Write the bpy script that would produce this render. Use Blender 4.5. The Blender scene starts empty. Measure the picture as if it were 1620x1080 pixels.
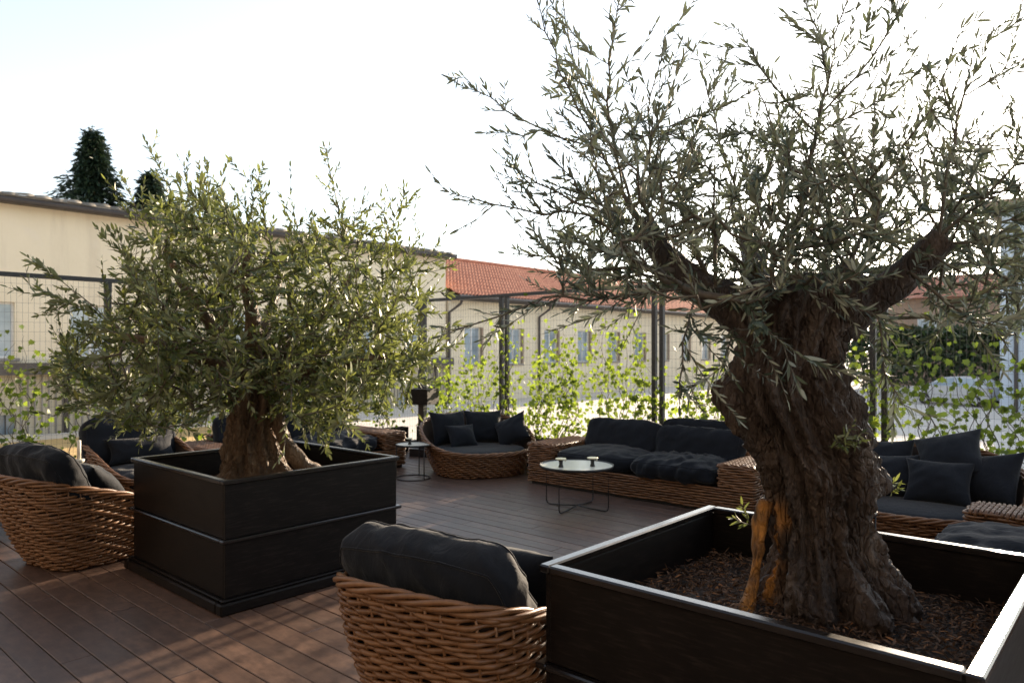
import bpy, math, random
import numpy as np
from mathutils import Vector, Matrix, noise as mnoise

# ------------------------------------------------------------------ camera, world, sun
S = bpy.context.scene
COL = S.collection
CAMZ, F, CX, HY = 1.65, 1145.0, 810.0, 552.0
cam_d = bpy.data.cameras.new('camera'); cam = bpy.data.objects.new('camera', cam_d); COL.objects.link(cam)
cam.location = (0, 0, CAMZ); cam.rotation_euler = (math.radians(90), 0, math.radians(-48.3))
cam_d.sensor_width = 36; cam_d.lens = 36 * F / 1620; cam_d.shift_y = 12 / 1620
cam_d.clip_start = 0.05; cam_d.clip_end = 3000
cam_d.dof.use_dof = True; cam_d.dof.focus_distance = 3.4; cam_d.dof.aperture_fstop = 4.0
S.camera = cam
SUN_EL, SUN_AZ = 11.8, 7.0          # azimuth measured from +X towards +Y
w = bpy.data.worlds.new('World'); S.world = w; w.use_nodes = True
nt = w.node_tree; nt.nodes.clear()
sky = nt.nodes.new('ShaderNodeTexSky'); sky.sky_type = 'NISHITA'; sky.sun_disc = False
sky.sun_elevation = math.radians(SUN_EL); sky.sun_rotation = math.radians(90 - SUN_AZ)
sky.air_density = 1.0; sky.dust_density = 0.8; sky.ozone_density = 1.5; sky.altitude = 100
hs = nt.nodes.new('ShaderNodeHueSaturation'); hs.inputs['Saturation'].default_value = 0.5
bg = nt.nodes.new('ShaderNodeBackground'); bg.inputs['Strength'].default_value = 0.105
wo = nt.nodes.new('ShaderNodeOutputWorld')
nt.links.new(sky.outputs[0], hs.inputs['Color']); nt.links.new(hs.outputs[0], bg.inputs['Color']); nt.links.new(bg.outputs[0], wo.inputs[0])
sd = bpy.data.lights.new('sun', 'SUN'); sun = bpy.data.objects.new('sun', sd); COL.objects.link(sun)
sd.energy = 4.0; sd.angle = math.radians(0.8); sd.color = (1.0, 0.80, 0.58)
ce = math.cos(math.radians(SUN_EL))
SV = Vector((ce * math.cos(math.radians(SUN_AZ)), ce * math.sin(math.radians(SUN_AZ)), math.sin(math.radians(SUN_EL))))
sun.rotation_euler = (-SV).to_track_quat('-Z', 'Y').to_euler(); sun.location = (30, 5, 20)
S.view_settings.view_transform = 'Standard'; S.view_settings.look = 'None'
S.view_settings.exposure = 2.0; S.view_settings.gamma = 1.0

rng = np.random.default_rng(7); random.seed(7)
SA, CA = math.sin(math.radians(41.7)), math.cos(math.radians(41.7))
def RF(lat, fwd, z):                 # metres to the right of / ahead of the viewpoint -> scene axes
    return Vector((SA * lat + CA * fwd, -CA * lat + SA * fwd, z))
def PX(px, py, d):                   # a point at real depth d
    return RF((px - CX) / F * d, d, CAMZ - (py - HY) / F * d)

# ------------------------------------------------------------------ materials
def new_mat(name):
    m = bpy.data.materials.new(name); m.use_nodes = True
    return m, m.node_tree, m.node_tree.nodes['Principled BSDF']
def ramp(nt, fac, stops):
    r = nt.nodes.new('ShaderNodeValToRGB'); e = r.color_ramp.elements
    while len(e) < len(stops): e.new(0.5)
    for el, (p, c) in zip(e, stops): el.position = p; el.color = (*c, 1)
    nt.links.new(fac, r.inputs[0]); return r.outputs[0]
def nz(nt, scale, detail=4, vec=None, rough=0.55, dist=0.0):
    n = nt.nodes.new('ShaderNodeTexNoise'); n.inputs['Scale'].default_value = scale
    n.inputs['Detail'].default_value = detail; n.inputs['Roughness'].default_value = rough; n.inputs['Distortion'].default_value = dist
    if vec is not None: nt.links.new(vec, n.inputs['Vector'])
    return n.outputs['Fac']
def coords(nt, scale=(1, 1, 1), kind='Object'):
    t = nt.nodes.new('ShaderNodeTexCoord'); mp = nt.nodes.new('ShaderNodeMapping'); mp.inputs['Scale'].default_value = scale
    nt.links.new(t.outputs[kind], mp.inputs['Vector']); return mp.outputs[0]
def bump(nt, b, h, strength=0.3, dist=0.01):
    n = nt.nodes.new('ShaderNodeBump'); n.inputs['Strength'].default_value = strength; n.inputs['Distance'].default_value = dist
    nt.links.new(h, n.inputs['Height']); nt.links.new(n.outputs[0], b.inputs['Normal']); return n
def mixc(nt, fac, a, b, mode='MIX'):
    m = nt.nodes.new('ShaderNodeMix'); m.data_type = 'RGBA'; m.blend_type = mode
    for i, v in ((0, fac), (6, a), (7, b)):
        if hasattr(v, 'node'): nt.links.new(v, m.inputs[i])
        elif i == 0: m.inputs[0].default_value = v
        else: m.inputs[i].default_value = (*v, 1)
    return m.outputs[2]
def simple(name, c1, c2, scale=6, rough=0.6, bstr=0.2, bdist=0.005, metal=0, spec=0.5, sc=(1, 1, 1), bscale=None, objvar=0.0, detail=5):
    m, nt, b = new_mat(name); v = coords(nt, sc)
    f = nz(nt, scale, detail, v); c = ramp(nt, f, [(0.3, c1), (0.7, c2)])
    if objvar:
        oi = nt.nodes.new('ShaderNodeObjectInfo')
        c = mixc(nt, objvar, c, ramp(nt, oi.outputs['Random'], [(0, tuple(x * 0.45 for x in c1)), (1, tuple(min(1, x * 1.5) for x in c2))]))
    nt.links.new(c, b.inputs['Base Color']); b.inputs['Roughness'].default_value = rough
    b.inputs['Metallic'].default_value = metal; b.inputs['Specular IOR Level'].default_value = spec
    if bstr: bump(nt, b, nz(nt, bscale or scale * 6, 4, v), bstr, bdist)
    return m
M = {}
def mk_deck():
    m, nt, b = new_mat('composite_decking'); oi = nt.nodes.new('ShaderNodeObjectInfo')
    v = coords(nt, (1, 1, 1)); ad = nt.nodes.new('ShaderNodeVectorMath'); ad.operation = 'ADD'
    sc = nt.nodes.new('ShaderNodeVectorMath'); sc.operation = 'SCALE'; sc.inputs['Scale'].default_value = 37
    cb = nt.nodes.new('ShaderNodeCombineXYZ'); nt.links.new(oi.outputs['Random'], cb.inputs[0]); nt.links.new(oi.outputs['Random'], cb.inputs[1])
    nt.links.new(cb.outputs[0], sc.inputs[0]); nt.links.new(v, ad.inputs[0]); nt.links.new(sc.outputs[0], ad.inputs[1])
    mp = nt.nodes.new('ShaderNodeMapping'); mp.inputs['Scale'].default_value = (14, 0.9, 1); nt.links.new(ad.outputs[0], mp.inputs[0])
    grain = nz(nt, 6, 6, mp.outputs[0], 0.65, 0.6)
    mp2 = nt.nodes.new('ShaderNodeMapping'); mp2.inputs['Scale'].default_value = (2.2, 1.1, 1); nt.links.new(ad.outputs[0], mp2.inputs[0])
    blot = nz(nt, 1.6, 4, mp2.outputs[0], 0.6)
    c = ramp(nt, grain, [(0.25, (0.088, 0.051, 0.037)), (0.75, (0.160, 0.096, 0.070))])
    c = mixc(nt, ramp(nt, blot, [(0.42, (0, 0, 0)), (0.72, (0.75, 0.75, 0.75))]), c, (0.165, 0.100, 0.072))
    c = mixc(nt, 0.52, c, ramp(nt, oi.outputs['Random'], [(0, (0.070, 0.043, 0.033)), (0.5, (0.120, 0.073, 0.054)), (1, (0.190, 0.112, 0.078))]))
    dirt = nz(nt, 0.7, 5, coords(nt, (1, 1, 1), 'Generated') if False else ad.outputs[0], 0.7)
    c = mixc(nt, ramp(nt, dirt, [(0.52, (0, 0, 0)), (0.75, (0.5, 0.5, 0.5))]), c, (0.085, 0.072, 0.064))
    mot = nz(nt, 9, 6, mp2.outputs[0], 0.7); c = mixc(nt, ramp(nt, mot, [(0.40, (0.55, 0.55, 0.55)), (0.60, (0, 0, 0))]), c, (0.042, 0.027, 0.022))
    nt.links.new(c, b.inputs['Base Color'])
    rr = nt.nodes.new('ShaderNodeMapRange'); rr.inputs[3].default_value = 0.36; rr.inputs[4].default_value = 0.56
    nt.links.new(blot, rr.inputs[0]); nt.links.new(rr.outputs[0], b.inputs['Roughness']); b.inputs['Specular IOR Level'].default_value = 0.5
    bump(nt, b, grain, 0.25, 0.002); return m
M['deck'] = mk_deck()
def mk_planter(nm, r0, r1, spec):
    m, nt, b = new_mat(nm); v = coords(nt)
    f = nz(nt, 3, 6, v, 0.7); s = nz(nt, 9, 6, coords(nt, (1, 1, 9)), 0.7)
    c = ramp(nt, f, [(0.3, (0.0045, 0.0034, 0.0030)), (0.7, (0.009, 0.0068, 0.006))])
    c = mixc(nt, ramp(nt, s, [(0.50, (0, 0, 0)), (0.75, (0.8, 0.8, 0.8))]), c, (0.026, 0.0195, 0.0165))
    nt.links.new(c, b.inputs['Base Color'])
    rr = nt.nodes.new('ShaderNodeMapRange'); rr.inputs[3].default_value = r0; rr.inputs[4].default_value = r1
    nt.links.new(s, rr.inputs[0]); nt.links.new(rr.outputs[0], b.inputs['Roughness'])
    b.inputs['Specular IOR Level'].default_value = spec
    bump(nt, b, s, 0.12, 0.002); return m
M['planter'] = mk_planter('black_brown_steel', .34, .55, .16); M['planter_rim'] = mk_planter('polished_rim_steel', .16, .32, .65)
def mk_wicker(name, a, b_, c_):
    m, nt, b = new_mat(name); oi = nt.nodes.new('ShaderNodeObjectInfo'); v = coords(nt)
    f = nz(nt, 14, 5, v, 0.6); g = nz(nt, 120, 3, v)
    c = ramp(nt, f, [(0.25, a), (0.5, b_), (0.78, c_)])
    c = mixc(nt, 0.25, c, ramp(nt, oi.outputs['Random'], [(0, tuple(x * 0.5 for x in a)), (1, c_)]))
    nt.links.new(c, b.inputs['Base Color']); b.inputs['Roughness'].default_value = 0.42; b.inputs['Specular IOR Level'].default_value = 0.5
    bump(nt, b, g, 0.25, 0.002); return m
M['wicker'] = mk_wicker('rattan_cane', (0.095, 0.038, 0.014), (0.165, 0.074, 0.029), (0.26, 0.128, 0.056))
M['wicker_dark'] = simple('rattan_liner', (0.020, 0.010, 0.006), (0.045, 0.024, 0.013), 20, 0.8)
def mk_fabric():
    m, nt, b = new_mat('charcoal_linen'); v = coords(nt); oi = nt.nodes.new('ShaderNodeObjectInfo')
    f = nz(nt, 5, 5, v, 0.6)
    c = ramp(nt, f, [(0.3, (0.0038, 0.0054, 0.0088)), (0.7, (0.0078, 0.0102, 0.0158))])
    c = mixc(nt, 0.25, c, ramp(nt, oi.outputs['Random'], [(0, (0.004, 0.0052, 0.008)), (1, (0.0125, 0.016, 0.023))]))
    nt.links.new(c, b.inputs['Base Color']); b.inputs['Roughness'].default_value = 0.85; b.inputs['Specular IOR Level'].default_value = 0.2
    b.inputs['Sheen Weight'].default_value = 0.12; b.inputs['Sheen Roughness'].default_value = 0.45
    wv = nt.nodes.new('ShaderNodeTexNoise'); wv.inputs['Scale'].default_value = 350; nt.links.new(v, wv.inputs['Vector'])
    n1 = bump(nt, b, wv.outputs['Fac'], 0.25, 0.001)
    n2 = nt.nodes.new('ShaderNodeBump'); n2.inputs['Strength'].default_value = 0.35; n2.inputs['Distance'].default_value = 0.02
    nt.links.new(nz(nt, 9, 5, coords(nt, (1, 1.7, 1)), 0.55, 1.2), n2.inputs['Height']); nt.links.new(n2.outputs[0], n1.inputs['Normal'])
    return m
M['fabric'] = mk_fabric()
def mk_leaf(name, up1, up2, lo, trans, tcol, rough=.48, spec=.4):
    m, nt, b = new_mat(name); at = nt.nodes.new('ShaderNodeAttribute'); at.attribute_name = 'rnd'
    geo = nt.nodes.new('ShaderNodeNewGeometry')
    up = ramp(nt, at.outputs['Fac'], [(0.0, up1), (0.85, up2), (1.0, (up2[0] * 1.9, up2[1] * 1.35, up2[2] * 0.8))])
    c = mixc(nt, geo.outputs['Backfacing'], up, lo)
    nt.links.new(c, b.inputs['Base Color']); b.inputs['Roughness'].default_value = rough; b.inputs['Specular IOR Level'].default_value = spec
    tr = nt.nodes.new('ShaderNodeBsdfTranslucent'); nt.links.new(ramp(nt, at.outputs['Fac'], [(0, tuple(x * .3 for x in tcol)), (1, tuple(x * 1.15 for x in tcol))]), tr.inputs['Color'])
    mx = nt.nodes.new('ShaderNodeMixShader'); mx.inputs[0].default_value = trans
    out = nt.nodes['Material Output']
    nt.links.new(b.outputs[0], mx.inputs[1]); nt.links.new(tr.outputs[0], mx.inputs[2]); nt.links.new(mx.outputs[0], out.inputs[0]); return m
M['olive_leaf'] = mk_leaf('olive_leaf_grey', (0.032, 0.052, 0.037), (0.112, 0.142, 0.098), (0.31, 0.34, 0.275), 0.20, (0.12, 0.155, 0.085))
M['olive_leaf_green'] = mk_leaf('olive_leaf_green', (0.030, 0.056, 0.020), (0.125, 0.155, 0.050), (0.22, 0.24, 0.14), 0.30, (0.26, 0.30, 0.07))
M['vine_leaf'] = mk_leaf('vine_leaf', (0.030, 0.070, 0.012), (0.100, 0.160, 0.028), (0.100, 0.150, 0.040), 0.42, (0.30, 0.40, 0.04))
M['conifer'] = mk_leaf('conifer_needles', (0.010, 0.022, 0.014), (0.022, 0.042, 0.022), (0.02, 0.035, 0.02), 0.08, (0.04, 0.07, 0.02))
M['hedge'] = mk_leaf('hedge_leaf', (0.018, 0.036, 0.016), (0.045, 0.075, 0.028), (0.05, 0.07, 0.035), 0.15, (0.10, 0.15, 0.03))
M['litter'] = mk_leaf('dry_bark_chip', (0.018, 0.010, 0.007), (0.140, 0.088, 0.060), (0.13, 0.082, 0.056), 0.0, (0.1, 0.1, 0.1), .9, .1)
def mk_bark(name, dark, mid, light, glow_tint=None):
    m, nt, b = new_mat(name); v = coords(nt, (1, 1, 0.38))
    f = nz(nt, 7, 8, v, 0.68, 0.8); g = nz(nt, 38, 7, v, 0.72, 0.5); h = nz(nt, 2.3, 4, coords(nt), 0.6)
    c = ramp(nt, f, [(0.30, dark), (0.52, mid), (0.74, light)])
    c = mixc(nt, ramp(nt, h, [(0.45, (0, 0, 0)), (0.7, (0.55, 0.55, 0.55))]), c, tuple(x * 1.25 for x in mid))
    c = mixc(nt, ramp(nt, g, [(0.58, (0, 0, 0)), (0.80, (0.75, 0.75, 0.75))]), c, tuple(min(1, x * 1.7) for x in light))
    if glow_tint:  # warm glow at the trunk base, painted into the bark as orange
        at = nt.nodes.new('ShaderNodeAttribute'); at.attribute_name = 'glow_tint'
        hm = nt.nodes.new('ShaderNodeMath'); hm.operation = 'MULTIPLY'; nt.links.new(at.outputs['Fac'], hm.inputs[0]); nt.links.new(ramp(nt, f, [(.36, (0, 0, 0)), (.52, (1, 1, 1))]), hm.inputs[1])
        c = mixc(nt, hm.outputs[0], c, ramp(nt, g, [(0.3, tuple(x * 0.35 for x in glow_tint)), (0.7, glow_tint)]))
    nt.links.new(c, b.inputs['Base Color']); b.inputs['Roughness'].default_value = 0.62; b.inputs['Specular IOR Level'].default_value = 0.4
    vo = nt.nodes.new('ShaderNodeTexVoronoi'); vo.feature = 'DISTANCE_TO_EDGE'; vo.inputs['Scale'].default_value = 26; vo.inputs['Randomness'].default_value = 1.0
    wp = nt.nodes.new('ShaderNodeVectorMath'); wp.operation = 'ADD'; nn = nt.nodes.new('ShaderNodeTexNoise'); nn.inputs['Scale'].default_value = 9; nn.inputs['Detail'].default_value = 5; nt.links.new(v, nn.inputs['Vector'])
    ws = nt.nodes.new('ShaderNodeVectorMath'); ws.operation = 'SCALE'; ws.inputs['Scale'].default_value = .16; nt.links.new(nn.outputs['Color'], ws.inputs[0]); nt.links.new(v, wp.inputs[0]); nt.links.new(ws.outputs[0], wp.inputs[1]); nt.links.new(wp.outputs[0], vo.inputs['Vector'])
    cr = ramp(nt, vo.outputs['Distance'], [(0.0, (0, 0, 0)), (0.16, (1, 1, 1))])
    mm = nt.nodes.new('ShaderNodeMath'); mm.operation = 'ADD'; nt.links.new(f, mm.inputs[0]); nt.links.new(g, mm.inputs[1])
    m2 = nt.nodes.new('ShaderNodeMath'); m2.operation = 'MULTIPLY_ADD'; m2.inputs[1].default_value = .55; nt.links.new(cr, m2.inputs[0]); nt.links.new(mm.outputs[0], m2.inputs[2])
    b.inputs['Roughness'].default_value = 0.5
    bump(nt, b, m2.outputs[0], 1.0, 0.022); return m
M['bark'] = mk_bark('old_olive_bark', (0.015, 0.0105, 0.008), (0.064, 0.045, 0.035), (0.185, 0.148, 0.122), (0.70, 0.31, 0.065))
M['bark2'] = mk_bark('olive_bark_tan', (0.050, 0.031, 0.019), (0.160, 0.102, 0.060), (0.31, 0.215, 0.135))
M['twig'] = simple('olive_twig', (0.055, 0.045, 0.034), (0.12, 0.10, 0.075), 30, 0.7)
M['soil'] = simple('dark_soil', (0.012, 0.008, 0.006), (0.035, 0.023, 0.017), 25, 0.95, 0.9, 0.03)
M['black_metal'] = simple('black_powder_coat', (0.010, 0.010, 0.011), (0.018, 0.017, 0.017), 20, 0.45, 0.1)
M['fence'] = simple('dark_grey_paint', (0.016, 0.016, 0.017), (0.030, 0.029, 0.028), 12, 0.5, 0.1)
M['wire'] = simple('galvanised_dark_wire', (0.07, 0.066, 0.06), (0.12, 0.11, 0.10), 10, 0.5, 0)
M['tray'] = simple('cream_enamel', (0.56, 0.54, 0.46), (0.64, 0.61, 0.52), 4, 0.30, 0.05)
M['brass'] = simple('pale_brass', (0.62, 0.55, 0.38), (0.78, 0.70, 0.50), 10, 0.35, 0.05, metal=0.6)
def mk_plaster(name, a, b_, st, st2):
    m, nt, b = new_mat(name); v = coords(nt)
    c = ramp(nt, nz(nt, .35, 8, v, .65), [(.3, a), (.7, b_)])
    c = mixc(nt, ramp(nt, nz(nt, 1.1, 6, coords(nt, (1.6, 1.6, .12)), .7), [(.50, (0, 0, 0)), (.80, (.55, .55, .55))]), c, st)
    c = mixc(nt, ramp(nt, nz(nt, .9, 7, coords(nt, (1, 1, 1.4)), .75, .6), [(.55, (0, 0, 0)), (.64, (.35, .35, .35))]), c, st2)
    nt.links.new(c, b.inputs['Base Color']); b.inputs['Roughness'].default_value = .9; bump(nt, b, nz(nt, 9, 6, v), .3, .02); return m
M['plaster'] = mk_plaster('ochre_plaster', (0.74, 0.65, 0.48), (0.83, 0.74, 0.57), (.54, .46, .35), (.78, .70, .58))
M['plaster_old'] = simple('ochre_plaster', (0.62, 0.53, 0.38), (0.72, 0.62, 0.46), 0.35, 0.9, 0.3, 0.02, bscale=9, detail=8)
M['plaster_low'] = simple('grey_ochre_plaster', (0.52, 0.46, 0.33), (0.62, 0.55, 0.41), 0.6, 0.9, 0.3, 0.02, bscale=9, detail=8)
M['stone'] = simple('grey_cement', (0.22, 0.20, 0.18), (0.34, 0.31, 0.28), 1.5, 0.9, 0.3, 0.01)
M['cornice'] = simple('weathered_ledge', (0.085, 0.075, 0.068), (0.15, 0.135, 0.12), 1.2, 0.9, 0.3, 0.01)
M['gutter'] = simple('dark_gutter', (0.035, 0.028, 0.026), (0.060, 0.048, 0.042), 3, 0.5, 0.1)
M['rooftile'] = simple('terracotta_tiles', (0.40, 0.14, 0.085), (0.58, 0.25, 0.155), 3.0, 0.85, 0.3, 0.01, detail=8)
M['greytile'] = simple('lichen_grey_tile', (0.13, 0.12, 0.105), (0.30, 0.27, 0.23), 5, 0.95, 0.5, 0.02, objvar=0.3)
M['white_frame'] = simple('white_window_paint', (0.62, 0.62, 0.60), (0.72, 0.72, 0.70), 4, 0.5, 0)
M['shutter'] = simple('brown_shutter', (0.27, 0.20, 0.145), (0.34, 0.26, 0.19), 5, 0.7, 0.2, sc=(1, 1, 12))
def mk_glass():
    m, nt, b = new_mat('window_glass'); v = coords(nt); f = nz(nt, 0.8, 3, v)
    nt.links.new(ramp(nt, f, [(0.35, (0.22, 0.28, 0.33)), (0.65, (0.50, 0.58, 0.63))]), b.inputs['Base Color'])
    b.inputs['Roughness'].default_value = 0.06; b.inputs['Specular IOR Level'].default_value = 0.9; return m
M['glass'] = mk_glass()
M['darkwall'] = simple('dark_render', (0.14, 0.12, 0.10), (0.18, 0.155, 0.13), 1.2, 0.9, 0.3, 0.01)
M['darkglass'] = simple('dark_door_glass', (0.01, 0.012, 0.014), (0.02, 0.022, 0.024), 1, 0.08, 0)
M['bluewall'] = simple('pale_blue_render', (0.46, 0.53, 0.60), (0.54, 0.60, 0.67), 0.7, 0.85, 0.2, 0.01, bscale=12)
M['bluedoor'] = simple('grey_blue_door', (0.12, 0.15, 0.18), (0.16, 0.19, 0.23), 2, 0.5, 0.1)
M['brownwall'] = simple('brown_render', (0.24, 0.17, 0.12), (0.32, 0.23, 0.17), 0.6, 0.9, 0.3, 0.02)
M['ground'] = simple('pale_gravel_yard', (0.56, 0.52, 0.46), (0.68, 0.63, 0.57), 0.35, 0.95, 0.5, 0.02, bscale=14, detail=9)
M['sungravel'] = simple('painted_sun_gravel', (0.46, 0.30, 0.11), (0.60, 0.42, 0.18), 1.2, 0.95, 0.5, 0.02, bscale=16, detail=8)  # warm sunlight put into the colour of the yard strip
M['palekerb'] = simple('pale_kerb_stone', (0.55, 0.51, 0.45), (0.66, 0.62, 0.55), 2, 0.9, 0.3, 0.01)
M['carpaint'] = simple('silver_car_paint', (0.52, 0.53, 0.54), (0.58, 0.59, 0.60), 2, 0.25, 0, metal=0.3)
M['rubber'] = simple('tyre_rubber', (0.012, 0.012, 0.012), (0.02, 0.02, 0.02), 20, 0.8, 0.2)
M['lampred'] = simple('red_lens', (0.25, 0.01, 0.01), (0.35, 0.02, 0.02), 5, 0.2, 0)
M['candle'] = simple('candle_wax', (0.72, 0.66, 0.55), (0.80, 0.74, 0.62), 5, 0.5, 0)
M['yellow'] = simple('yellow_plastic', (0.55, 0.33, 0.02), (0.65, 0.42, 0.03), 5, 0.4, 0)
def mk_clear():
    m, nt, b = new_mat('clear_glass'); b.inputs['Base Color'].default_value = (0.95, 0.97, 0.97, 1); b.inputs['Roughness'].default_value = 0.03
    b.inputs['Transmission Weight'].default_value = 0.92; b.inputs['IOR'].default_value = 1.3; return m
M['clear'] = mk_clear()

# ------------------------------------------------------------------ helpers
class MB:
    def __init__(s): s.v = []; s.f = []
    def add(s, vs, fs):
        o = len(s.v); s.v.extend([tuple(p) for p in vs]); s.f.extend([tuple(i + o for i in f) for f in fs]); return s
    def box(s, x0, x1, y0, y1, z0, z1):
        return s.add([(x0, y0, z0), (x1, y0, z0), (x1, y1, z0), (x0, y1, z0), (x0, y0, z1), (x1, y0, z1), (x1, y1, z1), (x0, y1, z1)],
                     [(3, 2, 1, 0), (4, 5, 6, 7), (0, 1, 5, 4), (1, 2, 6, 5), (2, 3, 7, 6), (3, 0, 4, 7)])
    def bbox(s, x0, x1, y0, y1, z0, z1, b=0.004):        # box with chamfered edges
        vs = []; 
        for sx, X in ((1, x0), (-1, x1)):
            for sy, Y in ((1, y0), (-1, y1)):
                for sz, Z in ((1, z0), (-1, z1)):
                    vs += [(X, Y + sy * b, Z + sz * b), (X + sx * b, Y, Z + sz * b), (X + sx * b, Y + sy * b, Z)]
        import itertools
        def idx(ix, iy, iz, k): return ((ix * 2 + iy) * 2 + iz) * 3 + k
        fs = []
        for ix in (0, 1): q = [idx(ix, 0, 0, 0), idx(ix, 1, 0, 0), idx(ix, 1, 1, 0), idx(ix, 0, 1, 0)]; fs.append(q if ix else q[::-1])
        for iy in (0, 1): q = [idx(0, iy, 0, 1), idx(1, iy, 0, 1), idx(1, iy, 1, 1), idx(0, iy, 1, 1)]; fs.append(q[::-1] if iy else q)
        for iz in (0, 1): q = [idx(0, 0, iz, 2), idx(1, 0, iz, 2), idx(1, 1, iz, 2), idx(0, 1, iz, 2)]; fs.append(q if iz else q[::-1])
        for a in (0, 1):
            for c in (0, 1):
                q = [idx(a, c, 0, 0), idx(a, c, 0, 1), idx(a, c, 1, 1), idx(a, c, 1, 0)]; fs.append(q if (a == c) else q[::-1])
                q = [idx(a, 0, c, 0), idx(a, 0, c, 2), idx(a, 1, c, 2), idx(a, 1, c, 0)]; fs.append(q[::-1] if (a == c) else q)
                q = [idx(0, a, c, 1), idx(0, a, c, 2), idx(1, a, c, 2), idx(1, a, c, 1)]; fs.append(q if (a == c) else q[::-1])
        for ix in (0, 1):
            for iy in (0, 1):
                for iz in (0, 1):
                    q = [idx(ix, iy, iz, 0), idx(ix, iy, iz, 1), idx(ix, iy, iz, 2)]; fs.append(q if (ix + iy + iz) % 2 else q[::-1])
        return s.add(vs, fs)
    def tube(s, pts, rad, n=6, closed=False, cap=True):
        P = np.array([tuple(p) for p in pts], float); m = len(P)
        R = np.full(m, rad) if np.isscalar(rad) else np.array(rad, float)
        T = np.gradient(P, axis=0) if not closed else (np.roll(P, -1, 0) - np.roll(P, 1, 0))
        T /= (np.linalg.norm(T, axis=1)[:, None] + 1e-12)
        ref = np.array([0, 0, 1.0]) if np.mean(np.abs(T[:, 2])) < 0.75 else np.array([1.0, 0.1, 0])
        A = np.cross(T, ref); A /= (np.linalg.norm(A, axis=1)[:, None] + 1e-12); B = np.cross(A, T)
        an = np.arange(n) / n * 2 * math.pi
        V = P[:, None] + R[:, None, None] * (np.cos(an)[None, :, None] * A[:, None] + np.sin(an)[None, :, None] * B[:, None])
        o = len(s.v); s.v.extend(map(tuple, V.reshape(-1, 3)))
        for i in range(m if closed else m - 1):
            j = (i + 1) % m
            for k in range(n):
                l = (k + 1) % n; s.f.append((o + i * n + k, o + i * n + l, o + j * n + l, o + j * n + k))
        if cap and not closed:
            s.f.append(tuple(o + k for k in range(n))[::-1]); s.f.append(tuple(o + (m - 1) * n + k for k in range(n)))
        return s
    def lathe(s, prof, n=32, c=(0, 0, 0)):
        o = len(s.v); m = len(prof)
        for r, z in prof:
            for k in range(n):
                a = 2 * math.pi * k / n; s.v.append((c[0] + r * math.cos(a), c[1] + r * math.sin(a), c[2] + z))
        for i in range(m - 1):
            for k in range(n):
                l = (k + 1) % n; s.f.append((o + i * n + k, o + i * n + l, o + (i + 1) * n + l, o + (i + 1) * n + k))
        s.f.append(tuple(o + k for k in range(n))[::-1]); s.f.append(tuple(o + (m - 1) * n + k for k in range(n)))
        return s
    def mesh(s, name, smooth=False):
        me = bpy.data.meshes.new(name); me.from_pydata(s.v, [], s.f); me.update()
        if smooth: me.polygons.foreach_set('use_smooth', [True] * len(me.polygons))
        return me
    def build(s, name, mat, parent=None, smooth=False, kind=None, label=None):
        return put(name, s.mesh(name, smooth), mat, parent, kind, label)
def put(name, me, mat=None, parent=None, kind=None, label=None):
    o = bpy.data.objects.new(name, me); COL.objects.link(o)
    if mat and not me.materials: me.materials.append(M[mat])
    if parent: o.parent = parent
    if kind: o['kind'] = kind
    if label: o['label'] = label
    return o
def tag(o, label, cat, group=None):
    o['label'] = label; o['category'] = cat
    if group: o['group'] = group
    return o
def thing(name, loc, rz, label, cat, group=None):
    o = bpy.data.objects.new(name, None); COL.objects.link(o); o.empty_display_size = 0.1
    o.location = loc; o.rotation_euler = (0, 0, rz); return tag(o, label, cat, group)
def np_mesh(name, V, Fq, nper, attr=None, smooth=True):
    me = bpy.data.meshes.new(name); V = np.asarray(V, np.float32); Fq = np.asarray(Fq, np.int32)
    me.vertices.add(len(V)); me.vertices.foreach_set('co', V.ravel())
    me.loops.add(Fq.size); me.loops.foreach_set('vertex_index', Fq.ravel())
    me.polygons.add(len(Fq)); me.polygons.foreach_set('loop_start', np.arange(len(Fq), dtype=np.int32) * nper)
    if attr is not None:
        for k, a in attr.items():
            at = me.attributes.new(k, 'FLOAT', 'POINT'); at.data.foreach_set('value', np.asarray(a, np.float32))
    me.update(calc_edges=True); me.validate()
    if smooth: me.polygons.foreach_set('use_smooth', [True] * len(me.polygons))
    return me
def leaf_mesh(name, base, direc, normal, length, width, bend=0.12, rnd=None):
    """many lanceolate leaves at once: 4 quads-worth of triangles each, gently folded and bent"""
    n = len(base); d = direc / (np.linalg.norm(direc, axis=1)[:, None] + 1e-9)
    nn = normal - (normal * d).sum(1)[:, None] * d; nn /= (np.linalg.norm(nn, axis=1)[:, None] + 1e-9)
    sd_ = np.cross(d, nn); L = length[:, None]; W = width[:, None]
    def pt(t, s, h): return base + d * L * t + sd_ * W * s + nn * L * h
    V = np.stack([pt(0, 0, 0), pt(.33, .42, -bend * .1 + .02), pt(.33, -.42, -bend * .1 + .02), pt(.36, 0, -bend * .15),
                  pt(.70, .36, -bend * .5 + .015), pt(.70, -.36, -bend * .5 + .015), pt(.72, 0, -bend * .55), pt(1, 0, -bend)], 1).reshape(-1, 3)
    t = np.array([(0, 3, 1), (0, 2, 3), (1, 3, 6), (1, 6, 4), (3, 2, 5), (3, 5, 6), (4, 6, 7), (6, 5, 7)])[:, ::-1]
    Fq = (np.arange(n)[:, None, None] * 8 + t[None]).reshape(-1, 3)
    r = rng.random(n) if rnd is None else rnd
    return np_mesh(name, V, Fq, 3, {'rnd': np.repeat(r, 8)})

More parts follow.
